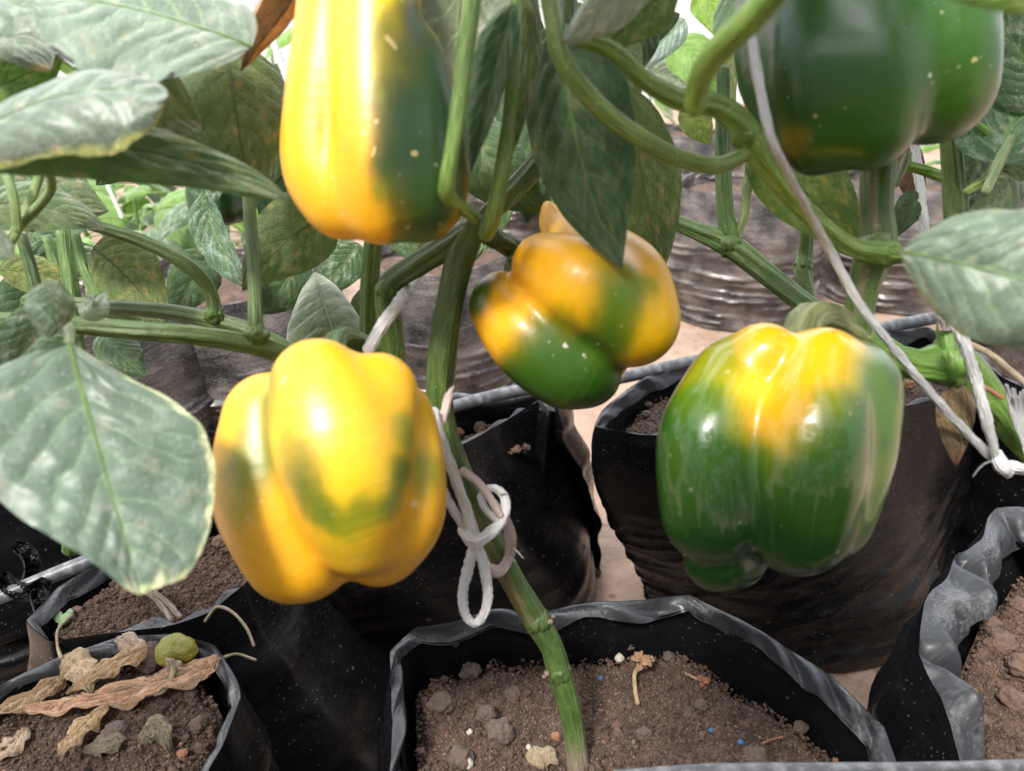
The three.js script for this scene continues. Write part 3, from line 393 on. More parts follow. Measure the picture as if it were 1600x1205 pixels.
stem(PA, [[848, -60, 0.26, 15], [862, 20, 0.26, 16], [878, 90, 0.26, 17], [930, 160, 0.265, 18], [1000, 215, 0.27, 17], [1060, 246, 0.275, 16], [1120, 258, 0.28, 15], [1165, 240, 0.285, 14]], [0.22, 0.3, 0.075], { name: 'petiole', ribs: 3, amp: 0.06 });
stem(PA, [[452, 556, 0.35, 18], [400, 540, 0.345, 18], [300, 524, 0.338, 17], [200, 516, 0.333, 16], [95, 506, 0.33, 15], [-40, 500, 0.33, 14]], [0.1, 0.16, 0.035], { name: 'branch' });
stem(PA, [[540, 600, 0.375, 18], [452, 556, 0.352, 18]], [0.1, 0.16, 0.035], { name: 'branch' });
stem(PA, [[470, 556, 0.39, 15], [380, 514, 0.39, 15], [280, 490, 0.395, 14], [150, 478, 0.4, 12], [40, 470, 0.4, 11]], [0.085, 0.135, 0.03], { name: 'branch' });
stem(PA, [[402, 530, 0.343, 14], [399, 500, 0.343, 12], [397, 430, 0.35, 11], [390, 330, 0.36, 11], [388, 270, 0.36, 12], [370, 100, 0.355, 11]], [0.1, 0.16, 0.035], { name: 'branch', ribs: 4 });
stem(PA, [[338, 500, 0.388, 13], [328, 455, 0.385, 12], [300, 420, 0.378, 13], [220, 376, 0.37, 11], [150, 354, 0.365, 10], [60, 330, 0.36, 9]], [0.08, 0.125, 0.03], { name: 'branch' });
// its leaves
leaf(PA, D.dark, [885, 40, 0.33], [903, 230, 0.312], [972, 420, 0.3], 95, 78, { roll: -8, fold: 4, curl: -12, tint: [0.97, 1.03, 0.85], label: 'dark green leaf hanging over the middle pepper' });
leaf(PA, D.under, [975, 140, 0.42], [1008, 300, 0.42], [1032, 430, 0.42], 60, 66, { roll: 8, fold: 5, curl: -10, edge: [0.12, 0], edgeSide: 1, edgeColor: [2.6, 1.2, 0.9], tint: [1.11, 1.06, 0.87], label: 'translucent leaf with a brown right edge' });
leaf(PA, D.dusty, [745, -130, 0.3], [716, 50, 0.3], [722, 262, 0.305], 120, 110, { roll: 5, fold: 6, curl: 10, tint: [1.04, 0.99, 0.88], label: 'greyish mottled leaf underside beside the top pepper' });
leaf(PA, D.dark, [802, 5, 0.272], [768, 140, 0.27], [736, 270, 0.276], 24, 44, { roll: -25, fold: 22, curl: -20, tint: [1.03, 1.13, 0.82] });
leaf(PA, D.under, [818, -40, 0.292], [818, 90, 0.295], [800, 240, 0.3], 34, 26, { roll: 30, fold: 10, tint: [1.04, 0.97, 0.78] });
leaf(PA, D.dusty, [1030, -70, 0.245], [950, 5, 0.24], [876, 70, 0.24], 46, 40, { roll: -12, fold: -8, curl: -20, tint: [1.19, 1.05, 0.87], label: 'pale beige curled leaf at the top centre' });
leaf(PA, D.dark, [870, 40, 0.43], [845, 200, 0.42], [822, 350, 0.41], 70, 70, { tint: [0.92, 1.00, 0.77] });
leaf(PA, D.top, [800, 300, 0.47], [765, 350, 0.46], [735, 415, 0.45], 24, 24, { tint: [1.12, 1.21, 0.75] });
leaf(PA, D.dark, [745, 180, 0.4], [770, 260, 0.39], [860, 330, 0.39], 60, 60, { tint: [0.98, 1.05, 0.70] });
leaf(PA, D.under, [1060, -30, 0.3], [1000, 20, 0.3], [935, 85, 0.31], 50, 40, { roll: 20, tint: [0.94, 1.02, 0.71] });
leaf(PA, D.under, [525, 330, 0.4], [450, 375, 0.395], [378, 455, 0.39], 62, 60, { roll: 5, fold: 5, tint: [0.99, 0.99, 0.79], ribc: [0.16, 0.25, 0.08], label: 'dark veined leaf below the top pepper' });
leaf(PA, D.under, [534, 565, 0.40], [512, 492, 0.405], [490, 425, 0.46], 165, 90, { roll: 0, fold: -30, curl: -30, pa: 0.45, pb: 0.3, tint: [1.05, 0.99, 0.82], ribc: [0.2, 0.3, 0.1], label: 'drooping leaf with ragged holes above the left pepper' });
leaf(PA, D.top, [322, 306, 0.5], [343, 380, 0.5], [398, 455, 0.48], 20, 38, { roll: -20, fold: 12, tint: [0.91, 1.01, 1.06] });

for (const [b, m, t, wl, wr, roll, mat] of [
  [[770, -20, 0.44], [800, 90, 0.43], [790, 230, 0.43], 60, 60, 10, D.dark], [[930, 20, 0.46], [950, 110, 0.45], [1000, 200, 0.45], 60, 55, -10, D.under], [[1010, -30, 0.5], [985, 60, 0.49], [960, 150, 0.49], 50, 46, 20, D.dark], [[840, 120, 0.5], [890, 210, 0.49], [960, 300, 0.49], 56, 60, 0, D.dark], [[700, 300, 0.48], [680, 350, 0.47], [640, 420, 0.47], 40, 44, 10, D.under],
  [[300, 40, 0.42], [290, 150, 0.41], [310, 270, 0.41], 80, 70, -10, D.dark], [[440, 100, 0.46], [430, 200, 0.45], [410, 300, 0.45], 50, 55, 15, D.under], [[240, 120, 0.4], [210, 210, 0.4], [150, 290, 0.4], 60, 60, 10, D.dark], [[470, 240, 0.5], [440, 300, 0.49], [420, 370, 0.49], 40, 44, 0, D.dark], [[262, 100, 0.30], [228, 190, 0.295], [262, 290, 0.30], 86, 90, 5, D.under], [[10, 250, 0.4], [80, 300, 0.39], [170, 330, 0.39], 60, 50, 15, D.under], [[560, 380, 0.5], [530, 420, 0.5], [480, 470, 0.5], 34, 34, 0, D.top], [[30, 420, 0.5], [110, 400, 0.5], [190, 420, 0.5], 30, 40, -20, D.top], [[260, 480, 0.5], [210, 500, 0.49], [150, 510, 0.49], 34, 34, 10, D.under], [[600, 460, 0.45], [575, 490, 0.45], [540, 540, 0.45], 30, 34, 0, D.under], [[330, 400, 0.52], [300, 440, 0.51], [270, 500, 0.51], 40, 40, 5, D.dark], [[470, 400, 0.55], [440, 450, 0.54], [400, 490, 0.54], 40, 36, 0, D.dark], [[60, 430, 0.52], [30, 480, 0.51], [-10, 540, 0.51], 44, 40, 0, D.dark], [[160, 520, 0.52], [190, 555, 0.51], [230, 590, 0.51], 34, 30, 10, D.dark], [[620, 330, 0.52], [640, 370, 0.51], [690, 410, 0.51], 40, 36, 0, D.dark], [[560, 250, 0.6], [500, 300, 0.6], [450, 380, 0.6], 60, 60, 0, D.dark], [[330, 200, 0.55], [320, 270, 0.55], [330, 330, 0.55], 40, 36, 0, D.top]]) leaf(PA, mat, b, m, t, wl, wr, { roll });

// left plant, foreground leaves
const PL = thing('pepper_plant', at(60, 700, 0.45).setY(0.27), 'pepper plant at the left with broad dusty leaves near the lens', 'pepper plant');
leaf(PL, D.dusty, [108, 536, 0.245], [164, 738, 0.228], [222, 928, 0.222], 1, 1, { outL: [[0, 0], [0.06, 25], [0.15, 66], [0.3, 126], [0.45, 158], [0.6, 156], [0.75, 136], [0.88, 106], [0.96, 82], [1, 62]], outR: [[0, 0], [0.04, 110], [0.1, 158], [0.18, 186], [0.4, 158], [0.6, 116], [0.8, 54], [0.95, 20], [1, 6]], roll: 4, fold: 3, curl: -6, pa: 0.42, pb: 0.66, edge: [0.085, 0.07], edgeSide: -1, edgeColor: [3.6, 3.1, 2.6], quilt: 0.014, tint: [0.88, 1.01, 1.05], nu: 40, nv: 70, label: 'big pale dusty leaf with a scorched white rim, lower left' });
leaf(PL, D.dusty, [-110, 245, 0.225], [95, 150, 0.22], [262, 152, 0.225], 130, 100, { roll: 58, fold: -4, curl: -30, pa: 0.5, pb: 0.32, edge: [0.13, 0], edgeSide: 1, edgeColor: [4, 3.3, 1.7], tint: [1.08, 1.14, 1.23], label: 'sunlit white-looking leaf at the left edge, upper one with yellow rim' });
leaf(PL, D.dusty, [394, 74, 0.265], [230, 20, 0.26], [50, -10, 0.255], 160, 170, { roll: -52, fold: 4, curl: -10, pa: 0.6, pb: 0.6, tint: [1.08, 1.17, 1.20], label: 'large sunlit leaf across the top left' });
leaf(PL, D.dusty, [-80, -40, 0.3], [0, 40, 0.3], [78, 110, 0.3], 90, 80, { roll: 40, tint: [1.02, 1.02, 1.02], edge: [0, 0.12], edgeColor: [4, 2.4, 1.4] });
leaf(PL, D.dusty, [-90, -60, 0.27], [10, 0, 0.265], [95, 20, 0.265], 90, 90, { roll: 50, tint: [1.07, 1.14, 1.14] });
leaf(PL, D.under, [-60, 150, 0.31], [20, 125, 0.31], [100, 85, 0.31], 40, 50, { roll: 15, tint: [0.96, 1.24, 0.55] });
leaf(PL, D.under, [-80, 250, 0.245], [170, 228, 0.24], [450, 312, 0.262], 75, 62, { roll: 35, foldL: 5, foldR: 18, curl: -25, tint: [0.89, 1.08, 0.83], ribc: [0.1, 0.16, 0.05], pb: 0.7, label: 'long shaded leaf underside with a pale turned edge, left' });
leaf(PL, D.under, [352, 60, 0.32], [368, 170, 0.318], [388, 300, 0.315], 100, 92, { roll: 5, fold: -6, curl: -16, tint: [0.98, 0.98, 0.81], ribc: [0.14, 0.22, 0.07] });
leaf(PL, D.dry, [480, -40, 0.31], [428, 38, 0.305], [376, 112, 0.30], 52, 60, { roll: -15, fold: 22, curl: 50, crump: 0.02, tint: [0.7, 0.56, 0.4], edge: [0.25, 0], edgeColor: [1.3, 1.0, 0.75], edgeSide: -1, label: 'brown curled withered leaf beside the top pepper' });
leaf(PL, D.under, [-40, 322, 0.335], [60, 322, 0.33], [168, 360, 0.335], 58, 46, { roll: 12, foldL: -25, foldR: 22, tint: [0.91, 0.99, 0.75], ribc: [0.08, 0.13, 0.04] });
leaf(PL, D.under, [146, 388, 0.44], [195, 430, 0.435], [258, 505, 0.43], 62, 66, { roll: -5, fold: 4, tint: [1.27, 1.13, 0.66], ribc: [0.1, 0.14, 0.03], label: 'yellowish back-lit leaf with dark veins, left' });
leaf(PL, D.top, [92, 438, 0.26], [80, 480, 0.252], [72, 534, 0.25], 40, 42, { fold: -10, curl: -20, edge: [0, 0.1], edgeColor: [4, 3.4, 2.6] });
leaf(PL, D.top, [122, 528, 0.28], [70, 560, 0.275], [8, 606, 0.275], 32, 34, { roll: -20, tint: [0.91, 1.10, 0.78] });
leaf(PL, D.top, [80, 480, 0.31], [30, 560, 0.305], [-30, 660, 0.3], 50, 45, { roll: 10 });
leaf(PL, D.top, [-60, 370, 0.22], [-15, 380, 0.218], [24, 408, 0.218], 30, 30, { edge: [0, 0.15], edgeColor: [3, 2, 1] });
leaf(PL, D.top, [40, 360, 0.5], [95, 385, 0.5], [150, 410, 0.5], 30, 36, { roll: -30 });
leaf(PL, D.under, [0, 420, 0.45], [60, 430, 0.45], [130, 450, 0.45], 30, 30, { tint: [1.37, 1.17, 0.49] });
leaf(PL, D.dusty, [130, 470, 0.3], [150, 480, 0.3], [165, 455, 0.31], 22, 22, { tint: [0.95, 1.07, 0.83] });
leaf(PL, D.under, [-40, 640, 0.34], [10, 600, 0.34], [60, 560, 0.34], 50, 40, { tint: [0.92, 1.15, 0.61] });
for (const [a, b] of [[[70, 250, 0.31, 8], [20, 372, 0.31, 9]], [[10, 270, 0.3, 8], [28, 360, 0.305, 8]]]) stem(PL, [a, [(a[0] + b[0]) / 2 + 4, (a[1] + b[1]) / 2, a[2], a[3]], b], [0.3, 0.42, 0.16], { name: 'petiole', ribs: 3 });
stem(PL, [[15, 380, 0.32, 8], [28, 355, 0.31, 9], [80, 290, 0.3, 8], [60, 240, 0.29, 7]], [0.26, 0.36, 0.14], { name: 'petiole', ribs: 3 });
stem(PL, [[98, 360, 0.45, 13], [104, 400, 0.45, 13], [116, 500, 0.45, 14], [120, 700, 0.46, 14], [110, 860, 0.47, 14]], GREEN);
stem(PL, [[74, 372, 0.46, 9], [88, 420, 0.46, 9], [108, 470, 0.455, 10]], GREEN, { name: 'branch' });
stem(PL, [[118, 368, 0.44, 8], [132, 420, 0.44, 9], [158, 475, 0.43, 9]], GREEN, { name: 'branch' });
stem(PL, [[34, 370, 0.36, 10], [48, 420, 0.36, 10], [60, 470, 0.36, 11]], DARKG, { name: 'branch' });
stem(PL, [[108, 540, 0.246, 8], [108, 515, 0.27, 9], [100, 506, 0.32, 10]], [0.3, 0.4, 0.2], { name: 'petiole' });

const node = (plant, px, py, D, r, c = GREEN) => { const g = lumpGeo(r * D / 1205, px * 0.1, 5, 0.35), k = g.attributes.color; for (let i = 0; i < k.count; i++) k.setXYZ(i, k.getX(i) * c[0] / 0.62, k.getX(i) * c[1] / 0.62, k.getX(i) * c[2] / 0.62); mesh('node', g.translate(...at(px, py, D).toArray()), M.stem, plant); };
node(PA, 744, 356, 0.333, 21); node(PA, 402, 524, 0.343, 18); node(PA, 607, 450, 0.354, 20); node(PA, 334, 490, 0.388, 15); node(PA, 772, 372, 0.336, 15, DARKG); node(PA, 840, 972, 0.387, 20, [0.085, 0.14, 0.032]); node(PA, 872, 1051, 0.394, 19, [0.085, 0.14, 0.032]);

// right plant
const PR = thing('pepper_plant', at(1700, 800, 0.4).setY(0.28), 'pepper plant at the right with a thick forked and cut stem', 'pepper plant');
stem(PR, [[1680, 760, 0.37, 26], [1600, 690, 0.362, 27], [1560, 640, 0.357, 28], [1510, 585, 0.35, 36], [1480, 565, 0.346, 42], [1440, 572, 0.343, 30], [1400, 558, 0.34, 23], [1345, 525, 0.335, 24], [1260, 500, 0.335, 22]], [0.15, 0.27, 0.045], { label: 'thick green stem coming in from the right edge', amp: 0.05, vary: 0.4 });
stem(PR, [[1488, 575, 0.342, 32], [1490, 545, 0.34, 28], [1484, 515, 0.34, 22], [1478, 498, 0.34, 15]], [0.17, 0.3, 0.06], { name: 'cut_stub', amp: 0.04 });
for (let k = 0; k < 7; k++) mesh('frayed_bark', tubeGeo([[1470 + k * 6, 515, 0.334, 4], [1468 + k * 5 - (k % 3) * 6, 495 - (k % 2) * 10, 0.333, 3], [1462 + k * 7 - (k % 2) * 16, 478 + (k % 3) * 14, 0.33, 1.5]], { seg: 6, n: 6 }), M.twinePink, PR);
stem(PR, [[1336, 545, 0.335, 26], [1345, 470, 0.333, 25], [1360, 410, 0.33, 30], [1372, 380, 0.328, 32], [1370, 330, 0.328, 27], [1372, 270, 0.328, 28], [1385, 160, 0.33, 27], [1400, -60, 0.33, 26]], [0.2, 0.27, 0.08], { vary: 0.6, label: 'upright stem with brown corky streaks between the two right peppers', tint: (s, th) => { const k = smooth(0.1, 0.5, noise(Math.cos(th) * 3, Math.sin(th) * 3, s * 2)) * 0.9; return mixc([0.11, 0.17, 0.035], [0.3, 0.21, 0.13], k).map((x) => x / 0.62); } });
stem(PR, [[1392, 396, 0.318, 22], [1330, 386, 0.312, 17], [1265, 335, 0.3, 17], [1215, 280, 0.292, 20], [1185, 235, 0.286, 25], [1160, 195, 0.282, 24], [1120, 165, 0.278, 20], [1060, 155, 0.272, 18], [1000, 120, 0.265, 16], [955, 78, 0.26, 15], [905, 62, 0.256, 12]], [0.23, 0.33, 0.065], { name: 'branch', amp: 0.1, label: 'arching pale green branch between the two right peppers' });
stem(PR, [[1365, 392, 0.326, 30], [1385, 396, 0.318, 24], [1415, 400, 0.31, 12], [1440, 410, 0.3, 8]], [0.2, 0.3, 0.075], { name: 'petiole' });
stem(PR, [[1085, 168, 0.225, 20], [1095, 120, 0.215, 22], [1130, 70, 0.2, 25], [1180, 20, 0.19, 27], [1240, -50, 0.18, 27]], [0.27, 0.4, 0.07], { name: 'petiole', ribs: 3, amp: 0.04, label: 'blurred bright green stalk crossing near the top' });
stem(PR, [[1130, 110, 0.5, 12], [1130, 260, 0.5, 13], [1134, 330, 0.5, 14], [1142, 378, 0.5, 18]], GREEN, { name: 'branch', amp: 0.13 });
stem(PR, [[1010, 330, 0.52, 13], [1075, 356, 0.51, 14], [1142, 385, 0.5, 20], [1200, 430, 0.49, 18], [1268, 482, 0.47, 17], [1340, 520, 0.45, 16]], [0.12, 0.2, 0.05], { name: 'branch', amp: 0.13, label: 'ribbed forked branch in front of the wrinkled bag' });
stem(PR, [[1150, 374, 0.5, 7], [1163, 335, 0.495, 8], [1168, 285, 0.49, 9], [1174, 262, 0.49, 11]], [0.42, 0.5, 0.24], { name: 'petiole', ribs: 3 });
stem(PR, [[1262, 320, 0.5, 12], [1258, 400, 0.5, 12], [1254, 418, 0.5, 15], [1266, 480, 0.49, 12]], [0.13, 0.2, 0.05], { name: 'branch' });
stem(PR, [[1482, 180, 0.4, 18], [1488, 250, 0.4, 18], [1494, 330, 0.4, 19], [1500, 480, 0.4, 20]], [0.14, 0.21, 0.05], { name: 'branch' });
stem(PR, [[1415, 258, 0.42, 9], [1450, 268, 0.42, 9], [1490, 282, 0.41, 10]], [0.24, 0.4, 0.05], { name: 'petiole' });
stem(PR, [[1400, 290, 0.36, 5], [1412, 260, 0.36, 7], [1420, 240, 0.36, 6]], [0.3, 0.36, 0.18], { name: 'petiole' });
stem(PR, [[1510, 300, 0.38, 7], [1545, 275, 0.38, 8], [1556, 240, 0.38, 8], [1540, 205, 0.37, 6], [1522, 190, 0.37, 5]], [0.28, 0.42, 0.1], { name: 'petiole' });
stem(PR, [[1540, 300, 0.36, 8], [1558, 260, 0.36, 9], [1580, 215, 0.365, 7]], [0.32, 0.4, 0.2], { name: 'petiole' });
node(PR, 1142, 384, 0.5, 20, [0.12, 0.2, 0.05]); node(PR, 1368, 392, 0.325, 30, [0.16, 0.22, 0.06]); node(PR, 1166, 212, 0.284, 25, [0.2, 0.29, 0.06]); node(PR, 1256, 416, 0.5, 14); node(PR, 1484, 566, 0.344, 38, [0.15, 0.27, 0.045]);
leaf(PR, D.dusty, [1406, 392, 0.24], [1570, 430, 0.22], [1740, 480, 0.215], 1, 1, { outL: [[0, 0], [0.06, 40], [0.2, 88], [0.4, 112], [0.6, 118], [0.8, 80], [1, 0]], outR: [[0, 0], [0.06, 34], [0.2, 78], [0.4, 108], [0.6, 114], [0.8, 90], [1, 0]], roll: 6, fold: 4, curl: -22, pa: 0.42, pb: 0.6, edge: [0.05, 0.06], edgeColor: [1.7, 1.3, 0.9], tint: [0.98, 1.11, 1.09], nu: 36, nv: 60, label: 'big pale dusty leaf at the right edge' });
leaf(PR, D.top, [1660, 160, 0.36], [1590, 80, 0.36], [1540, -30, 0.36], 60, 70, { roll: -10 });
leaf(PR, D.top, [1556, 258, 0.365], [1590, 170, 0.37], [1640, 60, 0.37], 75, 60, { roll: 0, tint: [0.89, 1.01, 0.95] });
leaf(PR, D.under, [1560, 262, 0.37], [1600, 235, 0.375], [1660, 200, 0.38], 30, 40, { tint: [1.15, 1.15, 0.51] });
leaf(PR, D.under, [1180, 215, 0.48], [1260, 300, 0.475], [1350, 400, 0.47], 72, 60, { roll: 0, fold: 4, tint: [1.11, 1.17, 0.58], label: 'olive leaf hanging under the dark green pepper' });
leaf(PR, D.top, [1560, 210, 0.42], [1520, 270, 0.42], [1500, 340, 0.42], 40, 44, { roll: -15 });
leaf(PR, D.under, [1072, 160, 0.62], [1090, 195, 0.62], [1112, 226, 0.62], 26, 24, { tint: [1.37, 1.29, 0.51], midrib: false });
leaf(PR, D.top, [1062, 22, 0.5], [1020, 60, 0.5], [970, 92, 0.5], 12, 18, { roll: 30, tint: [0.92, 1.00, 0.77] });
leaf(PR, D.dusty, [1070, 30, 0.72], [1030, 70, 0.72], [985, 115, 0.72], 26, 34, { roll: -20, tint: [1.02, 1.17, 1.24] });
leaf(PR, D.young, [1090, -20, 0.8], [1110, 10, 0.8], [1120, 60, 0.8], 34, 30, { tint: [1.15, 1.04, 0.69] });
leaf(PR, D.young, [1740, -30, 0.16], [1600, -12, 0.155], [1440, -22, 0.16], 34, 30, { roll: 12, tint: [1.12, 1.00, 0.78], label: 'blurred yellow-green leaf edge in the top right corner' });
leaf(PR, D.under, [1150, 60, 0.6], [1140, 110, 0.6], [1150, 170, 0.6], 14, 26, { tint: [1.34, 1.16, 0.62] });
for (const [b, m, t, wl, wr, roll, mat] of [[[1430, -40, 0.48], [1490, 60, 0.47], [1560, 170, 0.47], 70, 60, 10, D.top], [[1600, 20, 0.44], [1560, 110, 0.43], [1530, 210, 0.43], 60, 60, -10, D.dark], [[1150, -30, 0.62], [1170, 60, 0.6], [1190, 160, 0.6], 50, 50, 0, D.dark], [[1050, 60, 0.9], [1090, 100, 0.88], [1130, 150, 0.88], 40, 36, 20, D.young], [[1010, 110, 1.0], [1050, 120, 0.98], [1090, 150, 0.98], 26, 30, -20, D.dusty], [[1580, 270, 0.5], [1540, 320, 0.49], [1480, 370, 0.49], 40, 40, 10, D.under], [[1440, 310, 0.5], [1420, 330, 0.5], [1390, 380, 0.5], 22, 24, 10, D.dark]]) leaf(PR, mat, b, m, t, wl, wr, { roll });
leaf(PR, D.dry, [1500, 600, 0.34], [1498, 660, 0.337], [1494, 730, 0.337], 22, 32, { fold: 10, crump: 0.035, tint: [0.42, 0.37, 0.24], edge: [0, 0.25], edgeColor: [1.1, 0.7, 0.5], label: 'small withered brown leaf hanging under the cut stem' });
leaf(PR, D.dry, [1425, 220, 0.55], [1430, 280, 0.55], [1440, 330, 0.55], 16, 26, { fold: 20, crump: 0.04, tint: [0.35, 0.25, 0.2] });

// leaves above and beside the picture, which shade the plants and show in the glossy skins
{
  const r = rng(5), gaps = [[530, 650, 0.25, 0.075], [470, 620, 0.26, 0.06], [500, 60, 0.26, 0.075], [470, 180, 0.26, 0.065], [150, 140, 0.22, 0.09], [60, 160, 0.22, 0.09], [250, 30, 0.25, 0.09], [20, 40, 0.3, 0.09], [1190, 560, 0.27, 0.06], [120, 650, 0.23, 0.07], [1500, 420, 0.22, 0.07], [1580, 450, 0.22, 0.07], [440, 640, 0.26, 0.05], [420, 800, 0.275, 0.05], [400, 700, 0.275, 0.05], [640, 760, 0.275, 0.05]].map((a) => [at(a[0], a[1], a[2]), a[3]]), clear = (c) => gaps.every(([p, d]) => { const q = c.clone().sub(p), k = q.dot(SUN); return k < 0 || q.addScaledVector(SUN, -k).length() > d; });
  const canopy = (plant, n, x0, x1, y0, y1, z0, z1) => { for (let k = 0; k < n; k++) { const b = V3(mix(x0, x1, r()), mix(y0, y1, r()), mix(z0, z1, r())), a = r() * 6.28, l = 0.08 + 0.05 * r(), d = V3(Math.cos(a), -0.1 - 0.5 * r(), Math.sin(a)), t = b.clone().addScaledVector(d, l), m = b.clone().lerp(t, 0.5).add(V3(0, 0.012, 0)); if (clear(m)) leaf(plant, D.dark, b, m, t, l * 0.33, l * 0.33, { face: V3(b.x, 5, b.z), nu: 12, nv: 20, midrib: false }); } };
  canopy(PA, 22, -0.08, 0.2, 0.74, 0.95, -0.6, -0.3);
  canopy(PR, 26, 0.18, 0.5, 0.76, 1.0, -0.6, -0.15);
  canopy(PL, 4, -0.5, -0.3, 0.85, 1.0, -0.7, -0.5);
  // leaves of the tops that keep the sun off the bags, the soil and most of the right-hand fruit
  const shade = (plant, px, py, D, y, l, turn) => { const p = at(px, py, D), k = (y - p.y) / SUN.y, c = p.addScaledVector(SUN, k), d = V3(Math.cos(turn), -0.12, Math.sin(turn)), b = c.clone().addScaledVector(d, -l * 0.45), t = c.clone().addScaledVector(d, l * 0.55); if (clear(c)) leaf(plant, D_top, b, b.clone().lerp(t, 0.5).add(V3(0, 0.012, 0)), t, l * 0.36, l * 0.36, { face: V3(b.x, 5, b.z), nu: 14, nv: 22, midrib: false }); };
  const D_top = D.dark;
  [[1090, 760, 0.29, 0.74, 0.13, 0.4], [1180, 880, 0.3, 0.78, 0.12, 0.9], [1230, 60, 0.28, 0.78, 0.12, 1.2], [1310, 220, 0.28, 0.77, 0.1, 0.7], [900, 560, 0.33, 0.8, 0.12, 2.4], [960, 440, 0.33, 0.82, 0.11, 0.6],
    [1000, 1080, 0.42, 0.82, 0.14, 0.5], [1150, 1120, 0.42, 0.84, 0.15, 1.7], [1260, 1060, 0.42, 0.81, 0.14, 2.5], [800, 1120, 0.4, 0.86, 0.14, 1.2], [900, 1000, 0.45, 0.83, 0.13, 2.9], [720, 1100, 0.42, 0.84, 0.12, 0.3], [1180, 960, 0.5, 0.85, 0.14, 2.2], [1350, 900, 0.65, 0.9, 0.15, 0.6], [1200, 850, 0.68, 0.88, 0.15, 1.5], [1460, 1000, 0.5, 0.86, 0.14, 0.2], [1530, 930, 0.45, 0.84, 0.13, 2.7], [1570, 1050, 0.42, 0.83, 0.13, 1.4], [1400, 1150, 0.42, 0.82, 0.12, 0.8],
    [820, 720, 0.68, 0.9, 0.15, 1.1], [700, 850, 0.66, 0.88, 0.15, 2.0], [880, 850, 0.68, 0.9, 0.14, 0.3], [580, 1000, 0.55, 0.86, 0.14, 2.6], [480, 1050, 0.5, 0.85, 0.14, 0.9], [360, 960, 0.5, 0.86, 0.13, 1.6], [280, 1080, 0.42, 0.84, 0.12, 2.3], [140, 1120, 0.42, 0.85, 0.13, 0.5], [220, 900, 0.54, 0.88, 0.13, 1.3], [1020, 600, 0.75, 0.92, 0.14, 2.8], [860, 230, 0.31, 0.8, 0.11, 1.0], [950, 300, 0.31, 0.8, 0.1, 2.1]].forEach((a, i) => shade(i % 2 ? PA : PR, ...a));
}

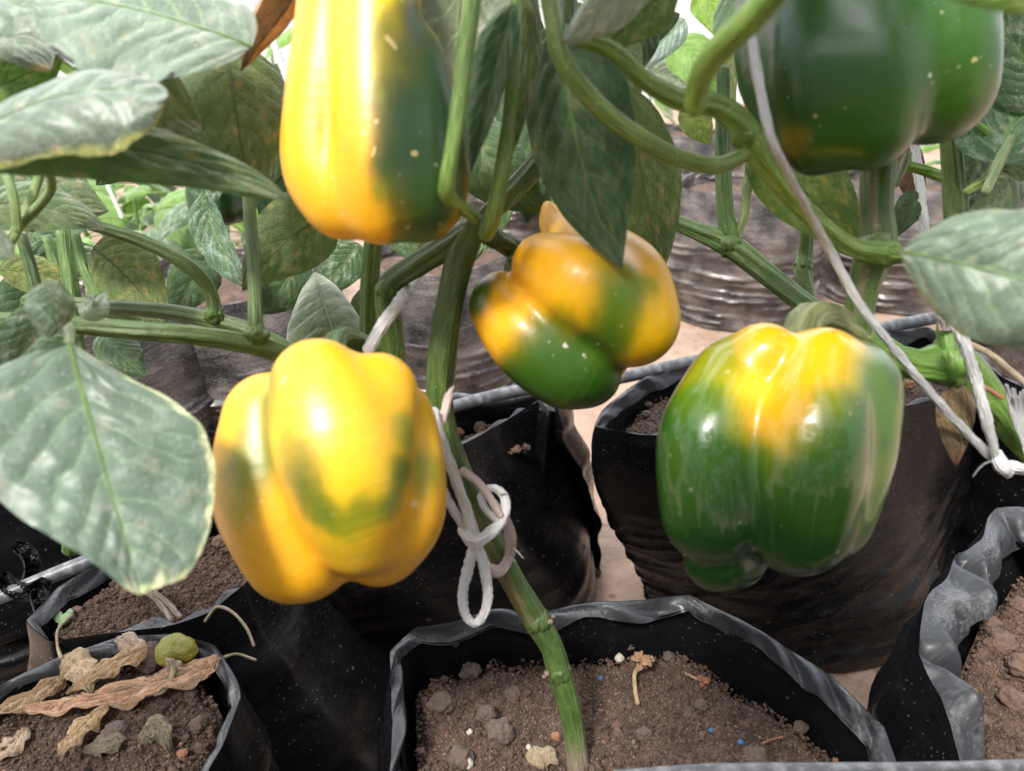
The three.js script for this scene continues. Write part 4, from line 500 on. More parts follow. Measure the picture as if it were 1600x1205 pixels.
// ---------------------------------------------------------------- peppers
const pepperBump = tex(256, 256, (u, v) => 0.5 + 0.35 * fbm(u * 40, v * 40, 2, 2, 40, 40) + 0.2 * noise(u * 12, v * 12, 7, 12, 12), false);
pepperBump.repeat.set(3, 2);
function pepper(o) {
  const segs = [], D0 = o.D, sc = D0 / 1205; // lobes: chains of [px, py, dz, radius px]
  const lobes = o.lobes.map((l) => l.map(([x, y, z, r]) => ({ p: at(x, y, D0 + z), r: r * (D0 + z) / 1205 })));
  lobes.forEach((l, i) => { if (l.length < 2) return; const cv = new THREE.CatmullRomCurve3(l.map((q) => q.p), false, 'centripetal'), rc = new THREE.CatmullRomCurve3(l.map((q, k) => V3(k, q.r, 0)), false, 'centripetal'), n = l.length * 4; lobes[i] = Array.from({ length: n + 1 }, (_, k) => ({ p: cv.getPoint(k / n), r: rc.getPoint(k / n).y })); });
  const c = at(o.c[0], o.c[1], D0 + (o.c[2] ?? 0)), k2 = (o.k ?? 0.006);
  const smin = (a, b, k) => { const h = Math.max(0, k - Math.abs(a - b)) / k; return Math.min(a, b) - h * h * k * 0.25; };
  const sdf = (p) => {
    let d = 9;
    for (const l of lobes) {
      let e = 9;
      if (l.length === 1) e = p.distanceTo(l[0].p) - l[0].r;
      for (let i = 0; i + 1 < l.length; i++) { const a = l[i], b = l[i + 1], bx = b.p.x - a.p.x, by = b.p.y - a.p.y, bz = b.p.z - a.p.z, px = p.x - a.p.x, py = p.y - a.p.y, pz = p.z - a.p.z, t = clamp((px * bx + py * by + pz * bz) / (bx * bx + by * by + bz * bz)), q = Math.hypot(px - bx * t, py - by * t, pz - bz * t) - mix(a.r, b.r, t); e = e === 9 ? q : smin(e, q, 0.0015); }
      d = smin(d, e, k2);
    }
    return d + 0.0008 * noise(p.x * 30 + (o.seed ?? 0), p.y * 26, p.z * 30);
  };
  const up = (o.axis ? P([o.axis[0], o.axis[1], D0 + (o.axis[2] ?? 0)]).sub(c) : V3(0, 1, 0)).normalize(), X = up.clone().cross(V3(0, 0, 1)).normalize(), Z = X.clone().cross(up);
  const nu = o.nu ?? 190, nv = o.nv ?? 130, R = new Float32Array((nu + 1) * (nv + 1)), dir = (u, v) => { const th = u * Math.PI * 2, ph = v * Math.PI, s = Math.sin(ph); return V3(0, 0, 0).addScaledVector(X, Math.cos(th) * s).addScaledVector(Z, Math.sin(th) * s).addScaledVector(up, -Math.cos(ph)); };
  const trace = (d) => { let s = 0.11; const p = V3(); for (let k = 0; k < 150; k++) { p.copy(c).addScaledVector(d, s); const q = sdf(p); if (q < 0.000002) break; s -= q * 0.85; if (s < 0.004) { s = 0.004; break; } } return s; };
  for (let j = 0; j <= nv; j++) for (let i = 0; i <= nu; i++) R[j * (nu + 1) + i] = i === nu ? R[j * (nu + 1)] : trace(dir(i / nu, j / nv));
  const origin = c.clone();
  const g = grid(nu, nv, (i, j) => ({ p: c.clone().addScaledVector(dir(i / nu, j / nv), R[j * (nu + 1) + i]), uv: [i / nu, j / nv] }), true);
  { const pp = g.attributes.position, nn = g.attributes.normal, e = 0.0004, q = V3(); for (let i = 0; i < pp.count; i++) { const x = pp.getX(i), y = pp.getY(i), z = pp.getZ(i), f = (a, b, d) => sdf(q.set(x + a, y + b, z + d)); const n = V3(f(e, 0, 0) - f(-e, 0, 0), f(0, e, 0) - f(0, -e, 0), f(0, 0, e) - f(0, 0, -e)).normalize(); const s = n.x * nn.getX(i) + n.y * nn.getY(i) + n.z * nn.getZ(i) < 0 ? -1 : 1; nn.setXYZ(i, s * n.x, s * n.y, s * n.z); } }
  // skin: patches of ripening round points of the surface, pale specks, scars
  const surf = (px, py) => { const e = at(px, py, D0).sub(EYE).normalize(), p = EYE.clone().addScaledVector(e, D0 * 0.55); for (let k = 0; k < 80; k++) { const q = sdf(p); if (q < 0.0001) break; if (p.distanceTo(EYE) > D0 * 1.5) return at(px, py, D0); p.addScaledVector(e, q * 0.9); } return p; };
  const blobs = o.paint.map(([x, y, r, w, col]) => ({ p: surf(x, y), r: r * sc, w, col })), rr = rng(o.seed * 13 + 5), specks = [];
  for (let k = 0; k < (o.specks ?? 60); k++) specks.push([rr() * 6.283, Math.acos(1 - 2 * rr()), (0.005 + 0.008 * Math.pow(rr(), 3)) * (o.speckSize ?? 1), 0.25 + 0.5 * rr(), 0.6 + rr() * 0.8]);
  const scars = (o.scars ?? []).map(([x, y, r, s, col]) => ({ p: surf(x, y), r: r * sc * 0.75, s: s * 0.85, col }));
  const pos = V3();
  const map = tex(448, 280, (u, v) => {
    const fi = u * nu, fj = v * nv, i0 = Math.min(nu - 1, Math.floor(fi)), j0 = Math.min(nv - 1, Math.floor(fj)), a = fi - i0, b = fj - j0, w = nu + 1, rad = mix(mix(R[j0 * w + i0], R[j0 * w + i0 + 1], a), mix(R[(j0 + 1) * w + i0], R[(j0 + 1) * w + i0 + 1], a), b);
    const d = dir(u, v); pos.copy(c).addScaledVector(d, rad);
    const wx = 0.009 * fbm(pos.x * 70, pos.y * 30, pos.z * 70, 4), wy = 0.008 * fbm(pos.x * 90 + 9, pos.y * 35, pos.z * 90, 4); pos.x += wx; pos.y += wy;
    let W0 = 0.004, c3 = o.base.map((x) => x * 0.004);
    for (const q of blobs) { const e = pos.distanceToSquared(q.p) / (q.r * q.r); if (e < 6) { const k = Math.exp(-e * (o.soft ?? 2.3)) * (q.w ?? 1); W0 += k; const cc = q.col; c3[0] += cc[0] * k; c3[1] += cc[1] * k; c3[2] += cc[2] * k; } }
    let col = [c3[0] / W0, c3[1] / W0, c3[2] / W0];
    const n = fbm(pos.x * 260, pos.y * 260, pos.z * 260, 2); col = col.map((x) => x * (1 + 0.12 * n));
    for (const s of specks) { const th = u * 6.283 - s[0], ph = v * Math.PI; const dx = Math.atan2(Math.sin(th), Math.cos(th)) * Math.sin(ph), dy = (ph - s[1]) * s[4]; const q = (dx * dx + dy * dy) / (s[2] * s[2] * 2.2); if (q < 4) col = mixc(col, [0.7, 0.66, 0.48], Math.exp(-q) * s[3] * 0.8); }
    for (const s of scars) { const q = pos.distanceTo(s.p) / s.r; if (q < 1.4) col = mixc(col, s.col ?? [0.85, 0.62, 0.3], smooth(1.15, 0.85, q + 0.25 * n) * s.s); }
    return col;
  });
  map.wrapT = THREE.ClampToEdgeWrapping;
  const t = thing('bell_pepper', origin, o.label, 'bell pepper', o.group);
  mesh('fruit_body', g, phys({ map, bumpMap: pepperBump, bumpScale: 0.0002, roughness: o.rough ?? 0.34, clearcoat: o.coat ?? 0.6, clearcoatRoughness: o.coatRough ?? 0.16, ior: 1.5, specularIntensity: o.spec ?? 0.7 }), t);
  if (o.stalk) mesh('stalk', tubeGeo(o.stalk, { ribs: 5, amp: 0.12, seg: 20, tint: tinted(o.stalkColor ?? GREEN, o.seed) }), M.stem, t);
  if (o.calyx) {
    const [x, y, z, r, tx, ty, tz] = o.calyx, q = at(x, y, D0 + z), n = at(tx, ty, D0 + tz).sub(q).normalize(), A = V3(0, 0, 1).cross(n).normalize(), B = n.clone().cross(A), rw = r * sc;
    mesh('calyx', grid(48, 10, (i, j) => { const a = i / 48 * Math.PI * 2, k = j / 10, rr2 = rw * k * (1 + 0.16 * Math.cos(5 * a) * k * k), h = rw * (0.42 * (1 - k * k) - 0.25 * k * k * k + 0.05 * Math.cos(10 * a) * k); return { p: q.clone().addScaledVector(A, Math.cos(a) * rr2).addScaledVector(B, Math.sin(a) * rr2).addScaledVector(n, h), uv: [i / 48, k * 0.3], c: tinted(o.calyxColor ?? GREEN, 3)(k, a) }; }, true), M.stem, t);
  }
  return t;
}
const Y = [0.86, 0.46, 0.006], YO = [0.83, 0.4, 0.006], YL = [0.85, 0.6, 0.015], G = [0.03, 0.1, 0.008], GD = [0.012, 0.052, 0.008], GY = [0.24, 0.27, 0.008], GL = [0.075, 0.16, 0.008];
pepper({ seed: 1, D: 0.285, c: [525, 735, 0.0], axis: [505, 560, 0.01], rough: 0.45, spec: 1, coat: 1, coatRough: 0.4, soft: 1.7, label: 'yellow bell pepper streaked with green, hanging lower left of the twine', group: 'bell peppers on the plants',
  lobes: [[[425, 655, 0.004, 74], [428, 760, 0.002, 92], [468, 852, 0.006, 90]], [[498, 602, -0.012, 72], [528, 690, -0.018, 100], [548, 775, -0.014, 90], [560, 830, -0.008, 70]], [[592, 612, -0.006, 60], [586, 690, -0.013, 58], [572, 775, -0.014, 60]], [[616, 655, 0.01, 62], [628, 730, 0.006, 64], [618, 798, 0.006, 75], [594, 845, 0.012, 70]], [[520, 680, 0.03, 105], [530, 810, 0.03, 95]]],
  base: YO, paint: [[500, 600, 90, 1, Y], [540, 690, 80, 1, Y], [420, 620, 40, 0.8, GY], [360, 660, 60, 1, Y], [390, 680, 34, 0.9, GL], [385, 730, 40, 0.9, GL], [370, 790, 40, 0.7, GY], [440, 690, 34, 0.9, Y], [455, 690, 20, 1, GL], [462, 720, 30, 1.2, G], [478, 758, 32, 1.2, G], [508, 797, 34, 1.1, GL], [410, 640, 26, 0.8, GL], [555, 815, 34, 0.9, GY], [605, 790, 30, 0.9, GL], [625, 740, 28, 1, GL], [632, 670, 24, 0.8, GY], [555, 730, 48, 1.2, YL], [420, 850, 100, 1, YO], [540, 870, 45, 1, [0.7, 0.45, 0.01]], [660, 740, 40, 0.5, GY], [640, 840, 80, 1, YO], [660, 660, 50, 1, Y], [470, 920, 80, 1, YO]],
  specks: 90, speckSize: 0.9, scars: [[645, 790, 17, 0.75, [0.9, 0.6, 0.3]], [655, 702, 9, 0.7], [583, 793, 7, 0.7], [443, 593, 9, 0.5], [470, 548, 9, 0.4]], stalk: [[520, 560, 0.31, 18], [528, 530, 0.33, 16], [560, 535, 0.36, 15], [600, 560, 0.37, 16]], calyx: [520, 578, 0.022, 62, 520, 500, 0.03] });
pepper({ seed: 2, D: 0.285, c: [575, 200, 0.0], axis: [590, -60, 0.01], k: 0.005, rough: 0.45, spec: 1, coat: 0.9, coatRough: 0.38, label: 'yellow and green bell pepper at the top, left of centre', group: 'bell peppers on the plants',
  lobes: [[[552, -60, 0, 78], [528, 60, -0.002, 68], [512, 160, -0.002, 65], [510, 262, 0.0, 66], [538, 308, 0.002, 68]], [[592, -60, -0.008, 64], [590, 60, -0.012, 62], [588, 170, -0.014, 62], [590, 270, -0.01, 66], [596, 318, -0.004, 64]], [[628, 98, -0.002, 66], [645, 190, -0.004, 70], [655, 270, 0.0, 74], [655, 306, 0.004, 74]], [[590, 100, 0.03, 80], [590, 270, 0.03, 95]]],
  base: YO, paint: [[490, 60, 90, 1, Y], [550, 60, 80, 1, YL], [470, 200, 80, 1, Y], [540, 200, 60, 1, Y], [510, 190, 28, 0.7, GY], [535, 230, 28, 0.5, GY], [560, 270, 34, 0.7, YO], [560, 340, 70, 1, YO], [490, 310, 80, 1, Y], [550, 370, 60, 0.8, YO], [640, 130, 60, 1.2, GD], [660, 220, 70, 1.2, GD], [640, 300, 50, 1, G], [690, 320, 50, 1, GD], [620, 70, 40, 1.2, GD], [645, 50, 40, 1.3, GD], [672, 100, 44, 1.3, GD], [690, 180, 40, 1.2, GD], [625, 180, 50, 1.4, GD], [630, 260, 50, 1.3, GD], [655, 350, 40, 1.2, GD], [600, 300, 26, 0.7, GY], [585, 150, 16, 0.6, GY], [640, 370, 40, 1, GL]],
  specks: 110, speckSize: 1, scars: [[535, 232, 6, 0.8], [590, 196, 6, 0.7], [588, 232, 6, 0.7], [613, 65, 6, 0.6], [648, 238, 6, 0.6], [562, 208, 5, 0.6]] });
pepper({ seed: 3, D: 0.345, c: [890, 500, 0], k: 0.006, rough: 0.42, coat: 0.35, coatRough: 0.25, axis: [800, 385, 0], label: 'tilted yellow and green bell pepper hanging in the centre', group: 'bell peppers on the plants',
  lobes: [[[852, 416, -0.014, 53], [915, 450, -0.02, 74], [985, 502, -0.012, 70]], [[788, 478, 0.0, 54], [828, 528, -0.008, 66], [885, 572, -0.006, 66], [918, 584, 0, 52]], [[855, 322, 0.02, 9], [868, 350, 0.02, 26], [925, 402, 0.01, 58], [980, 446, -0.006, 66], [990, 500, -0.009, 67]], [[840, 500, 0.03, 70], [920, 540, 0.03, 70]]],
  base: Y, paint: [[850, 410, 75, 1.2, YO], [930, 400, 60, 1, YO], [880, 480, 45, 1, Y], [915, 470, 30, 0.9, YO], [785, 500, 55, 1.2, YO], [760, 540, 40, 1, YO], [748, 460, 30, 1, G], [870, 520, 40, 1.3, G], [850, 570, 60, 1.4, G], [920, 600, 60, 1.4, G], [965, 435, 50, 1.5, GL], [972, 500, 52, 1.5, GL], [930, 545, 45, 1.3, GL], [945, 475, 34, 1.2, GL], [905, 535, 34, 1.2, G], [960, 540, 36, 1.3, GL], [985, 540, 26, 0.9, GL], [880, 495, 26, 0.8, GL], [1030, 520, 60, 1.2, Y], [995, 400, 40, 1, YO], [1000, 560, 34, 0.9, YO], [890, 625, 40, 0.8, G], [865, 345, 40, 1, YO], [1010, 440, 22, 0.6, GY], [800, 580, 40, 1, G], [880, 632, 14, 0.5, GY]],
  specks: 50, scars: [[880, 533, 7, 0.8, [0.8, 0.75, 0.66]], [847, 483, 5, 0.7, [0.8, 0.75, 0.66]], [912, 556, 4, 0.7, [0.8, 0.75, 0.66]], [931, 537, 4, 0.7], [955, 542, 4, 0.7], [916, 563, 5, 0.5]], stalk: [[836, 408, 0.352, 20], [808, 392, 0.352, 17], [780, 376, 0.345, 15], [750, 360, 0.335, 14]], stalkColor: DARKG, calyx: [806, 408, 0.0, 34, 770, 380, 0] });
pepper({ seed: 4, D: 0.305, c: [1215, 700, 0.004], axis: [1235, 520, 0.01], label: 'glossy green bell pepper with a yellow shoulder, right of centre', group: 'bell peppers on the plants', rough: 0.28, coat: 0.8, coatRough: 0.08, k: 0.0045,
  lobes: [[[1154, 598, 0.002, 74], [1110, 690, -0.006, 80], [1112, 800, -0.004, 80]], [[1284, 584, -0.010, 72], [1262, 700, -0.018, 90], [1246, 815, -0.01, 84]], [[1326, 606, -0.004, 77], [1312, 700, -0.005, 80], [1284, 800, 0.0, 75]], [[1118, 872, 0.004, 50], [1150, 866, 0.012, 48]], [[1192, 558, -0.004, 55]], [[1200, 640, 0.035, 100], [1200, 770, 0.035, 90]]],
  base: G, paint: [[1200, 530, 60, 1.2, Y], [1240, 570, 55, 1.2, YO], [1220, 640, 50, 1.2, YO], [1180, 600, 45, 1, YL], [1290, 560, 55, 1, Y], [1290, 630, 40, 0.8, GY], [1130, 560, 55, 1.1, GY], [1100, 630, 50, 1, GL], [1155, 650, 40, 1, GY], [1215, 690, 34, 0.9, Y], [1260, 690, 30, 0.7, GY], [1170, 560, 30, 0.8, Y], [1080, 740, 90, 1.4, G], [1130, 820, 90, 1.4, GD], [1240, 760, 80, 1.4, G], [1240, 860, 80, 1.4, GD], [1330, 700, 90, 1.4, G], [1370, 620, 60, 1, GL], [1330, 580, 40, 0.9, GY], [1110, 890, 70, 1.3, GD], [1300, 800, 70, 1, G], [1040, 780, 60, 1, G], [1200, 720, 40, 1, GL], [1360, 760, 50, 0.8, GL]],
  specks: 90, speckSize: 0.7, stalk: [[1245, 545, 0.31, 30], [1262, 500, 0.318, 26], [1300, 500, 0.33, 24], [1345, 530, 0.335, 24]], stalkColor: [0.26, 0.26, 0.1], calyx: [1235, 552, 0.01, 66, 1240, 470, 0.02], calyxColor: [0.28, 0.28, 0.12] });
pepper({ seed: 5, D: 0.3, c: [1350, 90, 0.004], axis: [1360, -160, 0.01], label: 'large dark green bell pepper at the top right', group: 'bell peppers on the plants', rough: 0.36, coat: 0.4, coatRough: 0.22, k: 0.009,
  lobes: [[[1280, -40, -0.008, 76], [1276, 110, -0.012, 74], [1280, 198, -0.006, 60]], [[1352, -40, -0.012, 84], [1356, 110, -0.016, 82], [1354, 192, -0.010, 74]], [[1240, -30, 0.012, 84], [1238, 100, 0.01, 84], [1262, 190, 0.004, 64], [1270, 232, 0.002, 40]], [[1444, -40, -0.006, 98], [1452, 80, -0.009, 97], [1458, 132, -0.004, 90]], [[1360, 0, 0.035, 120], [1370, 100, 0.035, 110]]],
  base: G, paint: [[1310, 60, 130, 1, [0.026, 0.09, 0.01]], [1330, 200, 60, 1, G], [1470, 120, 100, 1, [0.034, 0.108, 0.011]], [1490, 190, 40, 0.5, GL], [1220, 100, 80, 1.2, GD], [1245, 220, 26, 0.5, [0.2, 0.15, 0.02]], [1300, 240, 40, 0.8, G]],
  specks: 170, speckSize: 0.7, scars: [[1448, 118, 7, 0.8, [0.7, 0.75, 0.5]], [1268, 185, 6, 0.4], [1525, 92, 4, 0.6]] });
pepper({ seed: 6, D: 0.6, nu: 90, nv: 60, c: [345, 318, 0], axis: [350, 270, 0], label: 'small dark green pepper in the shade behind the left leaves', group: 'bell peppers on the plants', lobes: [[[318, 300, 0, 26], [322, 325, 0, 25]], [[350, 300, -0.01, 28], [352, 328, -0.01, 24]], [[378, 300, 0, 24], [376, 324, 0, 22]]], base: GD, paint: [[350, 345, 20, 1, [0.08, 0.05, 0.03]], [345, 310, 40, 1, GD]], specks: 6 });

// ---------------------------------------------------------------- twine
const rope = (list, o = {}) => tubeGeo(list.map((q) => [q[0], q[1], q[2], q[3] * 0.76]), { seg: 16, flat: 0.55, ribs: 6, amp: 0.13, twist: 22, lump: 0.24, ...o });
function twine(label, strands, o = {}) { const p0 = P(strands[0][0].slice(0, 3)), t = thing('twine', p0, label, 'twine'); for (const s of strands) { const m = mesh(s.name ?? 'strand', rope(s, s.o), s.pink ? M.twinePink : M.twine, t); } return t; }
const S = (list, name, pink, o) => Object.assign(list, { name, pink, o });
twine('white twine tied in a bow round the leaning stem of the nearest plant', [
  S([[705, 400, 0.352, 7], [710, 500, 0.358, 7], [705, 590, 0.352, 8], [692, 650, 0.335, 9], [672, 690, 0.332, 8]], 'strand', true),
  S([[676, 642, 0.33, 12], [690, 690, 0.335, 12], [716, 760, 0.342, 11], [742, 838, 0.346, 12]], 'strand'),
  S([[690, 760, 0.34, 8], [710, 800, 0.345, 9], [742, 842, 0.348, 10]], 'strand'),
  S([[722, 735, 0.352, 8], [748, 755, 0.35, 8], [768, 782, 0.348, 8], [782, 806, 0.348, 8]], 'strand', true),
  S([[722, 826, 0.348, 12], [742, 846, 0.341, 15], [765, 834, 0.343, 13], [786, 808, 0.35, 11], [788, 775, 0.352, 9], [770, 762, 0.352, 8], [752, 772, 0.35, 8], [758, 795, 0.349, 7], [778, 815, 0.348, 8]], 'knot'),
  S([[786, 800, 0.352, 9], [797, 835, 0.36, 11], [796, 870, 0.37, 11], [780, 893, 0.366, 13], [760, 886, 0.36, 12], [748, 862, 0.368, 8]], 'wrap', true),
  S([[742, 850, 0.343, 11], [731, 890, 0.343, 11], [723, 930, 0.343, 10], [728, 962, 0.343, 9], [742, 974, 0.343, 9], [757, 958, 0.343, 9], [762, 920, 0.343, 10], [756, 885, 0.343, 11], [746, 852, 0.343, 11]], 'loop', false, { n: 60 }),
  S([[798, 852, 0.365, 2], [812, 866, 0.364, 1.6], [818, 873, 0.364, 1]], 'loose_fibre'), S([[782, 772, 0.35, 1.8], [792, 771, 0.35, 1.2]], 'loose_fibre'), S([[797, 870, 0.366, 2], [806, 878, 0.366, 1]], 'loose_fibre')]);
twine('white twine slanting down in front of the dark green and right peppers', [
  S([[1155, -60, 0.25, 10], [1173, 50, 0.25, 10], [1188, 140, 0.25, 10], [1205, 215, 0.252, 9], [1228, 264, 0.262, 8], [1296, 390, 0.3, 9], [1345, 478, 0.304, 9], [1400, 548, 0.312, 8.5], [1470, 632, 0.325, 8.5], [1562, 724, 0.335, 9], [1580, 730, 0.335, 14], [1630, 738, 0.34, 12]], 'strand', false, { n: 130, twist: 20 }),
  S([[1556, 708, 0.334, 11], [1566, 728, 0.327, 16], [1578, 742, 0.334, 10]], 'knot'), S([[1560, 722, 0.33, 2], [1545, 722, 0.33, 2], [1532, 730, 0.33, 2], [1520, 745, 0.33, 1.5]], 'loose_fibre')]);
twine('white strand running down over the cut stem at the right', [S([[1490, 502, 0.312, 12], [1500, 520, 0.31, 12], [1524, 590, 0.318, 11], [1540, 650, 0.322, 11], [1556, 712, 0.33, 8]], 'strand')]);
{
  const list = []; const r = rng(3); for (let k = 0; k < 16; k++) list.push(S([[1566 + k * 3 + r() * 8, 600 + r() * 22, 0.33 - r() * 0.004, 2.4], [1582 + k * 1.6 + r() * 6, 650, 0.332, 4], [1605 + r() * 6, 712, 0.335, 5]], 'frayed_strand'));
  twine('frayed white twine end at the right edge beside the stem', list);
}
twine('white twine behind the left yellow pepper rising to the fork', [S([[575, 548, 0.33, 12], [598, 508, 0.33, 13], [622, 475, 0.335, 13], [645, 440, 0.36, 10], [700, 370, 0.39, 8], [760, 250, 0.42, 7]], 'strand')]);
twine('white string behind the upright right stem', [S([[1418, 130, 0.5, 9], [1430, 230, 0.5, 9], [1442, 330, 0.5, 9], [1452, 440, 0.5, 9]], 'strand')]);
twine('white string behind the withered leaf at the top left', [S([[390, -30, 0.42, 8], [420, 50, 0.42, 8], [460, 150, 0.42, 8]], 'strand')]);
twine('thin white string among the far plants at the left', [S([[150, 255, 1.25, 3], [172, 300, 1.25, 3], [190, 340, 1.25, 3]], 'strand')]);
solo('dry_stalk', tubeGeo([[1508, 535, 0.34, 5], [1545, 552, 0.338, 5], [1580, 580, 0.336, 5], [1620, 615, 0.335, 5]], { seg: 8, lump: 0.2 }), M.leafDry.clone(), 'thin curved tan stalk beside the cut stem at the right', 'dry stalk').material.vertexColors = false;
solo('dry_stalk', tubeGeo([[1512, 570, 0.335, 3], [1520, 595, 0.333, 4], [1548, 610, 0.332, 4], [1566, 622, 0.331, 4]], { seg: 8, lump: 0.2 }), M.clay, 'short reddish dry stalk crossing the white strand at the right', 'dry stalk');

// ---------------------------------------------------------------- litter on the soil
const on = (b, px, py, up = 0.003) => { const p = b.at(px, py); p.y += up; return p; };
function dryLeaf(b, list, wl, wr, label, o = {}) { // a withered leaf lying on soil
  const [B, Mi, T] = list.map(([x, y, u]) => on(b, x, y, u ?? 0.006)), g = leafGeo(B, Mi, T, wl, wr, { face: V3(Mi.x, 3, Mi.z + 0.6), fold: 14, curl: -30, crump: 0.05, wave: 0.35, freq: 17, jag: 0.3, nu: 26, nv: 60, seed: list[0][0] * 0.37, tint: [1, 0.95, 0.95], ...o }), rib = g.userData.rib; g.userData = {};
  const c = Mi.clone(), t = thing('dry_leaf', c, label, 'dry leaf', 'withered leaves on the soil'); mesh('blade', g, M.leafDry, t);
  const st = o.stalk ? [{ p: rib[0].p, r: 0.0011 }, ...o.stalk.map(([x, y, u]) => ({ p: on(b, x, y, u), r: 0.0008 }))] : null;
  mesh('midrib', tubeGeo(rib, { seg: 8, n: 24, tint: tinted([0.5, 0.36, 0.22], 1) }), M.stem, t);
  if (st) mesh('stalk', tubeGeo(st, { seg: 8, n: 26, tint: tinted([0.48, 0.34, 0.22], 2) }), M.stem, t);
}
dryLeaf(BL, [[352, 1065, 0.016], [230, 1098, 0.012], [45, 1128, 0.008]], 0.008, 0.0075, 'long pinkish withered leaf lying across the lower left bag', { pa: 0.3, pb: 0.5, stalk: [[375, 1055, 0.016], [405, 1060, 0.014]], tint: [1.35, 1.12, 1.05] });
dryLeaf(BL, [[240, 1040, 0.014], [175, 1070, 0.014], [110, 1105, 0.01]], 0.007, 0.006, 'curled tan leaf behind the long pinkish one', { tint: [1.2, 1.05, 0.85] });
dryLeaf(BL, [[105, 1058, 0.014], [135, 1080, 0.018], [150, 1112, 0.012]], 0.010, 0.009, 'broad grey-tan withered leaf with a tall bent stalk', { stalk: [[100, 1040, 0.016], [102, 1020, 0.018], [125, 1000, 0.02]], tint: [1.1, 1.05, 0.9] });
dryLeaf(BL, [[175, 1120, 0.008], [125, 1160, 0.008], [100, 1205, 0.008]], 0.006, 0.006, 'twisted tan leaf hanging towards the bottom edge', { tint: [1.2, 1.05, 0.8] });
dryLeaf(BL, [[110, 1075, 0.01], [40, 1115, 0.01], [-30, 1140, 0.01]], 0.007, 0.006, 'shredded brown leaf at the left edge of the lower left bag', { tint: [0.75, 0.65, 0.5] });
dryLeaf(BL, [[235, 1045, 0.01], [205, 1028, 0.014], [190, 1012, 0.01]], 0.006, 0.006, 'small curled tan leaf by the big clod', {});
dryLeaf(BL, [[195, 1168, 0.004], [160, 1176, 0.006], [130, 1184, 0.004]], 0.006, 0.006, 'dark rolled leaf on the soil at the bottom left', { tint: [0.35, 0.36, 0.3] });
dryLeaf(BL, [[222, 1172, 0.004], [250, 1158, 0.01], [268, 1190, 0.004]], 0.007, 0.007, 'grey-green arched leaf piece on the soil at bottom left', { tint: [0.42, 0.44, 0.34] });
dryLeaf(BL, [[50, 1150, 0.005], [10, 1180, 0.005], [-40, 1205, 0.005]], 0.007, 0.006, 'pale leaf shred in the bottom left corner', {});
dryLeaf(BF, [[835, 1206, 0.004], [850, 1195, 0.006], [872, 1204, 0.004]], 0.008, 0.007, 'beige leaf fragment beside the foot of the tied stem', { tint: [0.8, 0.78, 0.66], midrib: false });
dryLeaf(BM, [[272, 880, 0.006], [285, 868, 0.008], [290, 850, 0.006]], 0.006, 0.006, 'small curled dry leaf on the soil left of the yellow pepper', { tint: [0.6, 0.55, 0.45] });
solo('dry_stalk', tubeGeo([...[[330, 1015, 0.022], [350, 1006, 0.028], [372, 1016, 0.03], [395, 1035, 0.026], [404, 1050, 0.02]].map(([x, y, u]) => ({ p: on(BL, x, y, u), r: 0.0009 })), ], { seg: 8, n: 30, tint: tinted([0.5, 0.36, 0.24], 2) }), M.stem, 'arching tan stalk over the rim of the lower left bag', 'dry stalk');
{ // shrivelled little fruit
  const p = on(BL, 283, 1052, 0.017), t = thing('shrivelled_fruit', p, 'small fallen yellow-green fruit on dry leaves in the lower left bag', 'fruit');
  const g = new THREE.SphereGeometry(0.0118, 72, 48), q = g.attributes.position, cols = [];
  for (let i = 0; i < q.count; i++) { const v = V3(q.getX(i), q.getY(i), q.getZ(i)).normalize(), n = fbm(v.x * 2, v.y * 2, v.z * 2 + 3, 3), dent = 0.4 * Math.exp(-((v.distanceTo(V3(0.25, -0.35, 0.9).normalize()) / 0.45) ** 2)); const k = 1 + 0.14 * n - dent + 0.05 * Math.cos(3 * Math.atan2(v.z, v.x)) * (1 - v.y * v.y); q.setXYZ(i, v.x * 0.0112 * k, v.y * 0.0092 * k, v.z * 0.01 * k); const c = mixc(mixc([0.2, 0.2, 0.014], [0.36, 0.3, 0.02], clamp(0.5 - v.y + n)), [0.3, 0.2, 0.07], clamp(dent * 2.2 + smooth(0.05, 0.3, fbm(v.x * 3 + 4, v.y * 3, v.z * 3, 4)) * 0.8)); cols.push(...c); }
  g.setAttribute('color', new THREE.Float32BufferAttribute(cols, 3)); g.computeVertexNormals(); g.translate(p.x, p.y, p.z);
  mesh('fruit_body', g, phys({ vertexColors: true, roughness: 0.4, clearcoat: 0.3, clearcoatRoughness: 0.2, bumpMap: pepperBump, bumpScale: 0.0008 }), t);
  const f = p.clone().add(V3(0.002, -0.002, 0.0085)); mesh('calyx', lumpGeo(0.0045, 4, 3, 0.9).scale(1, 1, 0.6).translate(f.x, f.y, f.z), M.cork, t);
  mesh('stalk', tubeGeo([{ p: f, r: 0.0016 }, { p: f.clone().add(V3(0.0005, -0.003, 0.006)), r: 0.0015 }, { p: f.clone().add(V3(-0.003, -0.008, 0.011)), r: 0.0016 }, { p: f.clone().add(V3(-0.007, -0.009, 0.013)), r: 0.001 }], { seg: 10, tint: tinted([0.5, 0.4, 0.24], 2) }), M.stem, t);
}
